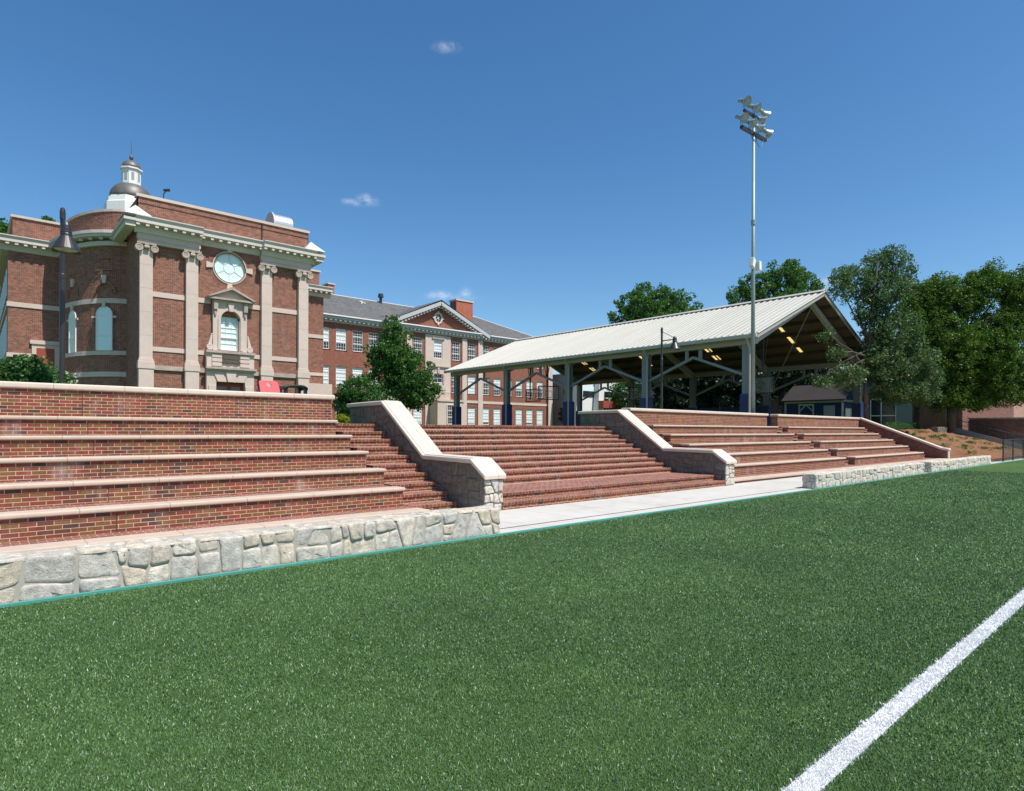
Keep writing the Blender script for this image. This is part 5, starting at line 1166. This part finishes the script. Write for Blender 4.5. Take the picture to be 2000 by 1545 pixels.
hoop(W(1068, 37.2), 37.2, (-.35, -.94), 'dark framed basketball hoop just left of the third column from the canopy tip')
hoop(W(1236, 33), 33, (0, -1), 'pale posted basketball hoop in shade left of the canopy column by the right lamp')
hoop(W(1490, 20.5), 20.5, (-1, 0), 'pale posted basketball hoop just right of the floodlight pole')
# ---------------------------------------------------------------- floodlight pole
px, py = W(1470, 16.1), 16.1
fp = thing('floodlight_pole', (px, py, G0), 'tall galvanised pole with a cluster of floodlights in front of the canopy', 'light pole')
B().tube((px, py, G0), (px, py, 18.3), .12, .07, 20).build('pole', 'galv', fp, smooth=True)
B().tube((px, py, 10.6), (px, py, 10.72), .145, .145, 16).tube((px, py, 12.7), (px, py, 12.95), .12, .12, 16).build('collar', 'galv', fp)
rdir = Vector((CX, -SX, 0)); fdir = Vector((SX, CX, 0))
arm_d = Vector((1, -.05, 0)).normalized()
def armf(z, L, zoff=0):
    a = Vector((px, py, z))
    return a-arm_d*L, a+arm_d*L
A1 = armf(17.55, 1.2); A2 = armf(18.5, .95)
B().beam(A1[0], A1[1], .16, .16).build('crossarm', 'grey_dark', fp); B().beam(A2[0], A2[1], .12, .12).tube((px, py, 18.0), (px, py, 18.6), .06).build('crossarm', 'grey_dark', fp)
def flood(p, aim):
    p = Vector(p); aim = Vector(aim).normalized(); h = p+Vector((0, 0, .42)); up = -aim
    k = B().tube(p+Vector((-.08, 0, 0)), h+Vector((-.08, 0, 0)), .02, .02, 6).tube(p+Vector((.08, 0, 0)), h+Vector((.08, 0, 0)), .02, .02, 6)
    k.tube(h-aim*.38, h-aim*.02, .09, .12, 12)
    k = k.build('floodlight', 'galv', fp)
    B().tube(h-aim*.02, h+aim*.30, .09, .25, 20, cap=False).build('reflector', M['metal_lt'], k, smooth=True)
    B().tube(h+aim*.295, h+aim*.31, .24, .24, 20).build('lens', plain('lamp_glass', (.30, .33, .31), .15, .5, 30, spec=.8) if 'lamp_glass' not in bpy.data.materials else bpy.data.materials['lamp_glass'], k)
    B().tube(h+aim*.3101, h+aim*.3103, .1, .1, 16).build('lens_centre', 'metal_lt', k)
ta = [(-.25, -.9, -.45), (.1, -.9, -.5), (.55, -.75, -.45), (.9, -.3, -.35)]
for i, t_ in enumerate((.0, .33, .67, 1.0)): flood(A1[0].lerp(A1[1], t_)+Vector((0, 0, .08)), ta[i])
for i, t_ in enumerate((.0, .5, 1.0)): flood(A2[0].lerp(A2[1], t_)+Vector((0, 0, .06)), ta[i] if i < 2 else ta[3])
flood((px+.55, py-.1, 18.05), (.4, -.8, -.45))
m = B()
for k in range(3):
    pr_ = Vector((px-.1, py-.1, 17.6)); e_ = Vector((px-.6+k*.8, py-.1, 17.7))
    for i in range(8):
        t0, t1 = i/8, (i+1)/8; s0 = math.sin(t0*math.pi)*(.5+.1*k); s1 = math.sin(t1*math.pi)*(.5+.1*k)
        m.tube(pr_.lerp(e_, t0)-Vector((0, 0, s0)), pr_.lerp(e_, t1)-Vector((0, 0, s1)), .012, .012, 5)
m.build('cable', 'black', fp)
for dx, rz, zz in ((-.48, -.35, 10.55), (.18, .1, 10.5)):
    s_ = B().prism([(-.12, -.22), (.12, -.27), (.14, .22), (-.11, .27)], 'y', -.12, .12)
    c_, n_ = math.cos(rz), math.sin(rz); s_.v = [(px+dx+x*c_-z*n_*.6, py-.2+y, zz+z+x*n_) for x, y, z in s_.v]
    s_.build('loudspeaker', 'white', fp, bevel=.03)
B().tube((px, py, 10.3), (px-.42, py-.15, 10.3), .03).build('speaker_bracket', 'grey_dark', fp)
# ---------------------------------------------------------------- street lamps
def lamp(x, y, label, first=None):
    if first:
        def cpy(o, par):
            c = o.copy(); COL.objects.link(c); c.parent = par
            for q in o.children: cpy(q, c)
            return c
        r = cpy(first, None); r.location = (x, y, G0); r['label'] = label; return r
    t = thing('street_lamp', (x, y, G0), label, 'street lamp', 'black bell lamps behind the seats')
    B().lathe((x, y, 0), [(.13, G0), (.13, G0+.25), (.09, G0+.35), (.056, G0+.5), (.054, 5.1), (.062, 5.12), (.062, 5.2), (.05, 5.22), (.048, 6.42), (.056, 6.43), (.056, 6.6), (.045, 6.67), (.02, 6.70)], 20).build('post', 'grey_dark', t, smooth=False)
    B().tube((x, y, 6.05), (x, y-.7, 6.05), .025).tube((x, y, 6.5), (x, y-.7, 6.12), .012).build('arm', 'grey_dark', t)
    sx_, sy_ = x, y-.72
    s = B().lathe((sx_, sy_, 0), [(.02, 6.19), (.06, 6.18), (.09, 6.12), (.1, 6.04), (.1, 5.99), (.108, 5.98), (.108, 5.96), (.1, 5.95), (.108, 5.93), (.108, 5.91), (.1, 5.9), (.12, 5.87), (.265, 5.60), (.27, 5.57), (.26, 5.57), (.11, 5.84)], 28).build('lamp_shade', 'grey_dark', t, smooth=False)
    B().lathe((sx_, sy_, 0), [(.02, 5.62), (.235, 5.62), (.235, 5.60), (.12, 5.58), (.02, 5.58)], 24).build('lens', plain('lamp_lens', (.33, .32, .22), .2, .2, 20, spec=.7), s)
    return t
l1 = lamp(W(121, 17), 17, 'black bell-shaped lamp at left before the curved bay of the assembly hall')
lamp(W(1292, 17.4), 17.4, 'black bell-shaped lamp in front of the canopy, above the right seats', l1)
# ---------------------------------------------------------------- small things on the terrace
x0, x1 = W(502, 19.5), W(541, 19.5)
rb = thing('cornhole_board', ((x0+x1)/2, 19.5, G0), 'red slanted board with a round hole above the left back wall', 'game board')
zb, zt_ = 2.9, ZV(520, 743, 19.5)
n = 20; hx, hz = x0+(x1-x0)*.52, zb+(zt_-zb)*.62
def onb(x, z): return (x, 19.2+(z-zb)*.8, z)
sq = []; rg_ = []
for i in range(n):
    c, s = math.cos(2*math.pi*i/n), math.sin(2*math.pi*i/n); k = 1/max(abs(c), abs(s))
    X_ = c*k; Z_ = s*k; sx_ = (hx+X_*((x1-hx) if X_ > 0 else (hx-x0))); sz_ = (hz+Z_*((zt_-hz) if Z_ > 0 else (hz-zb+.9)))
    sq.append(onb(sx_+ (0 if sx_ > hx else (sz_-zb)*.12), sz_)); rg_.append(onb(hx+c*.075, hz+s*.06))
vs = sq+rg_; vs += [(a, b+.06, c) for a, b, c in vs]
B().add(vs, [(i, (i+1) % n, n+(i+1) % n, n+i) for i in range(n)]+[(2*n+i, 2*n+(i+1) % n, 3*n+(i+1) % n, 3*n+i) for i in range(n)]+[(n+i, n+(i+1) % n, 3*n+(i+1) % n, 3*n+i) for i in range(n)]+[(i, 2*n+i, 2*n+(i+1) % n, (i+1) % n) for i in range(n)]).build('board', 'redpaint', rb)
B().box(x0+.08, x0+.13, 19.5, 19.8, G0, zb+.1).box(x1-.13, x1-.08, 19.5, 19.8, G0, zb+.1).build('leg', 'redpaint', rb)
x0, x1 = W(548, 19.2), W(597, 19.2); zt2 = ZV(570, 751, 19.2)
bk = thing('plastic_table', ((x0+x1)/2, 19.4, G0), 'black plastic table with curved top beside the red board', 'table')
tp = []; 
for i in range(13): t_ = i/12; tp.append((x0+(x1-x0)*t_, zt2-.10*(2*t_-1)**4-.03*(1-t_)))
B().prism(tp+[(a, b-.07) for a, b in tp[::-1]], 'y', 19.0, 19.7).build('tabletop', 'black', bk, bevel=.02)
for a in (.1, .88):
    xa = x0+(x1-x0)*a; B().prism([(xa, zt2-.1), (xa+.09, zt2-.1), (xa+.05, G0), (xa-.02, G0)], 'y', 19.05, 19.15).build('leg', 'black', bk); B().prism([(xa, zt2-.1), (xa+.09, zt2-.1), (xa+.05, G0), (xa-.02, G0)], 'y', 19.55, 19.65).build('leg', 'black', bk)
sx0 = W(1098, 40)
sp_ = thing('garden_sculpture', (sx0, 40, G0), 'brown twisted sculpture on a pedestal left of the canopy column', 'sculpture')
m = B().lathe((sx0, 40, 0), [(.35, G0), (.35, G0+.1), (.22, G0+.2), (.2, G0+.6), (.3, G0+.75)], 16); m.build('pedestal', 'lime_dk', sp_)
m = B(); rd2 = random.Random(4)
pz = Vector((sx0, 40, G0+.7))
for i in range(14):
    a = i*1.1; q_ = Vector((sx0+.3*math.cos(a), 40+.3*math.sin(a), G0+.8+i*.085)); m.tube(pz, q_, .13, .12, 8); pz = q_
m.build('figure', plain('brown_cast', (.16, .11, .08), .8, .4, 6), sp_, smooth=True)
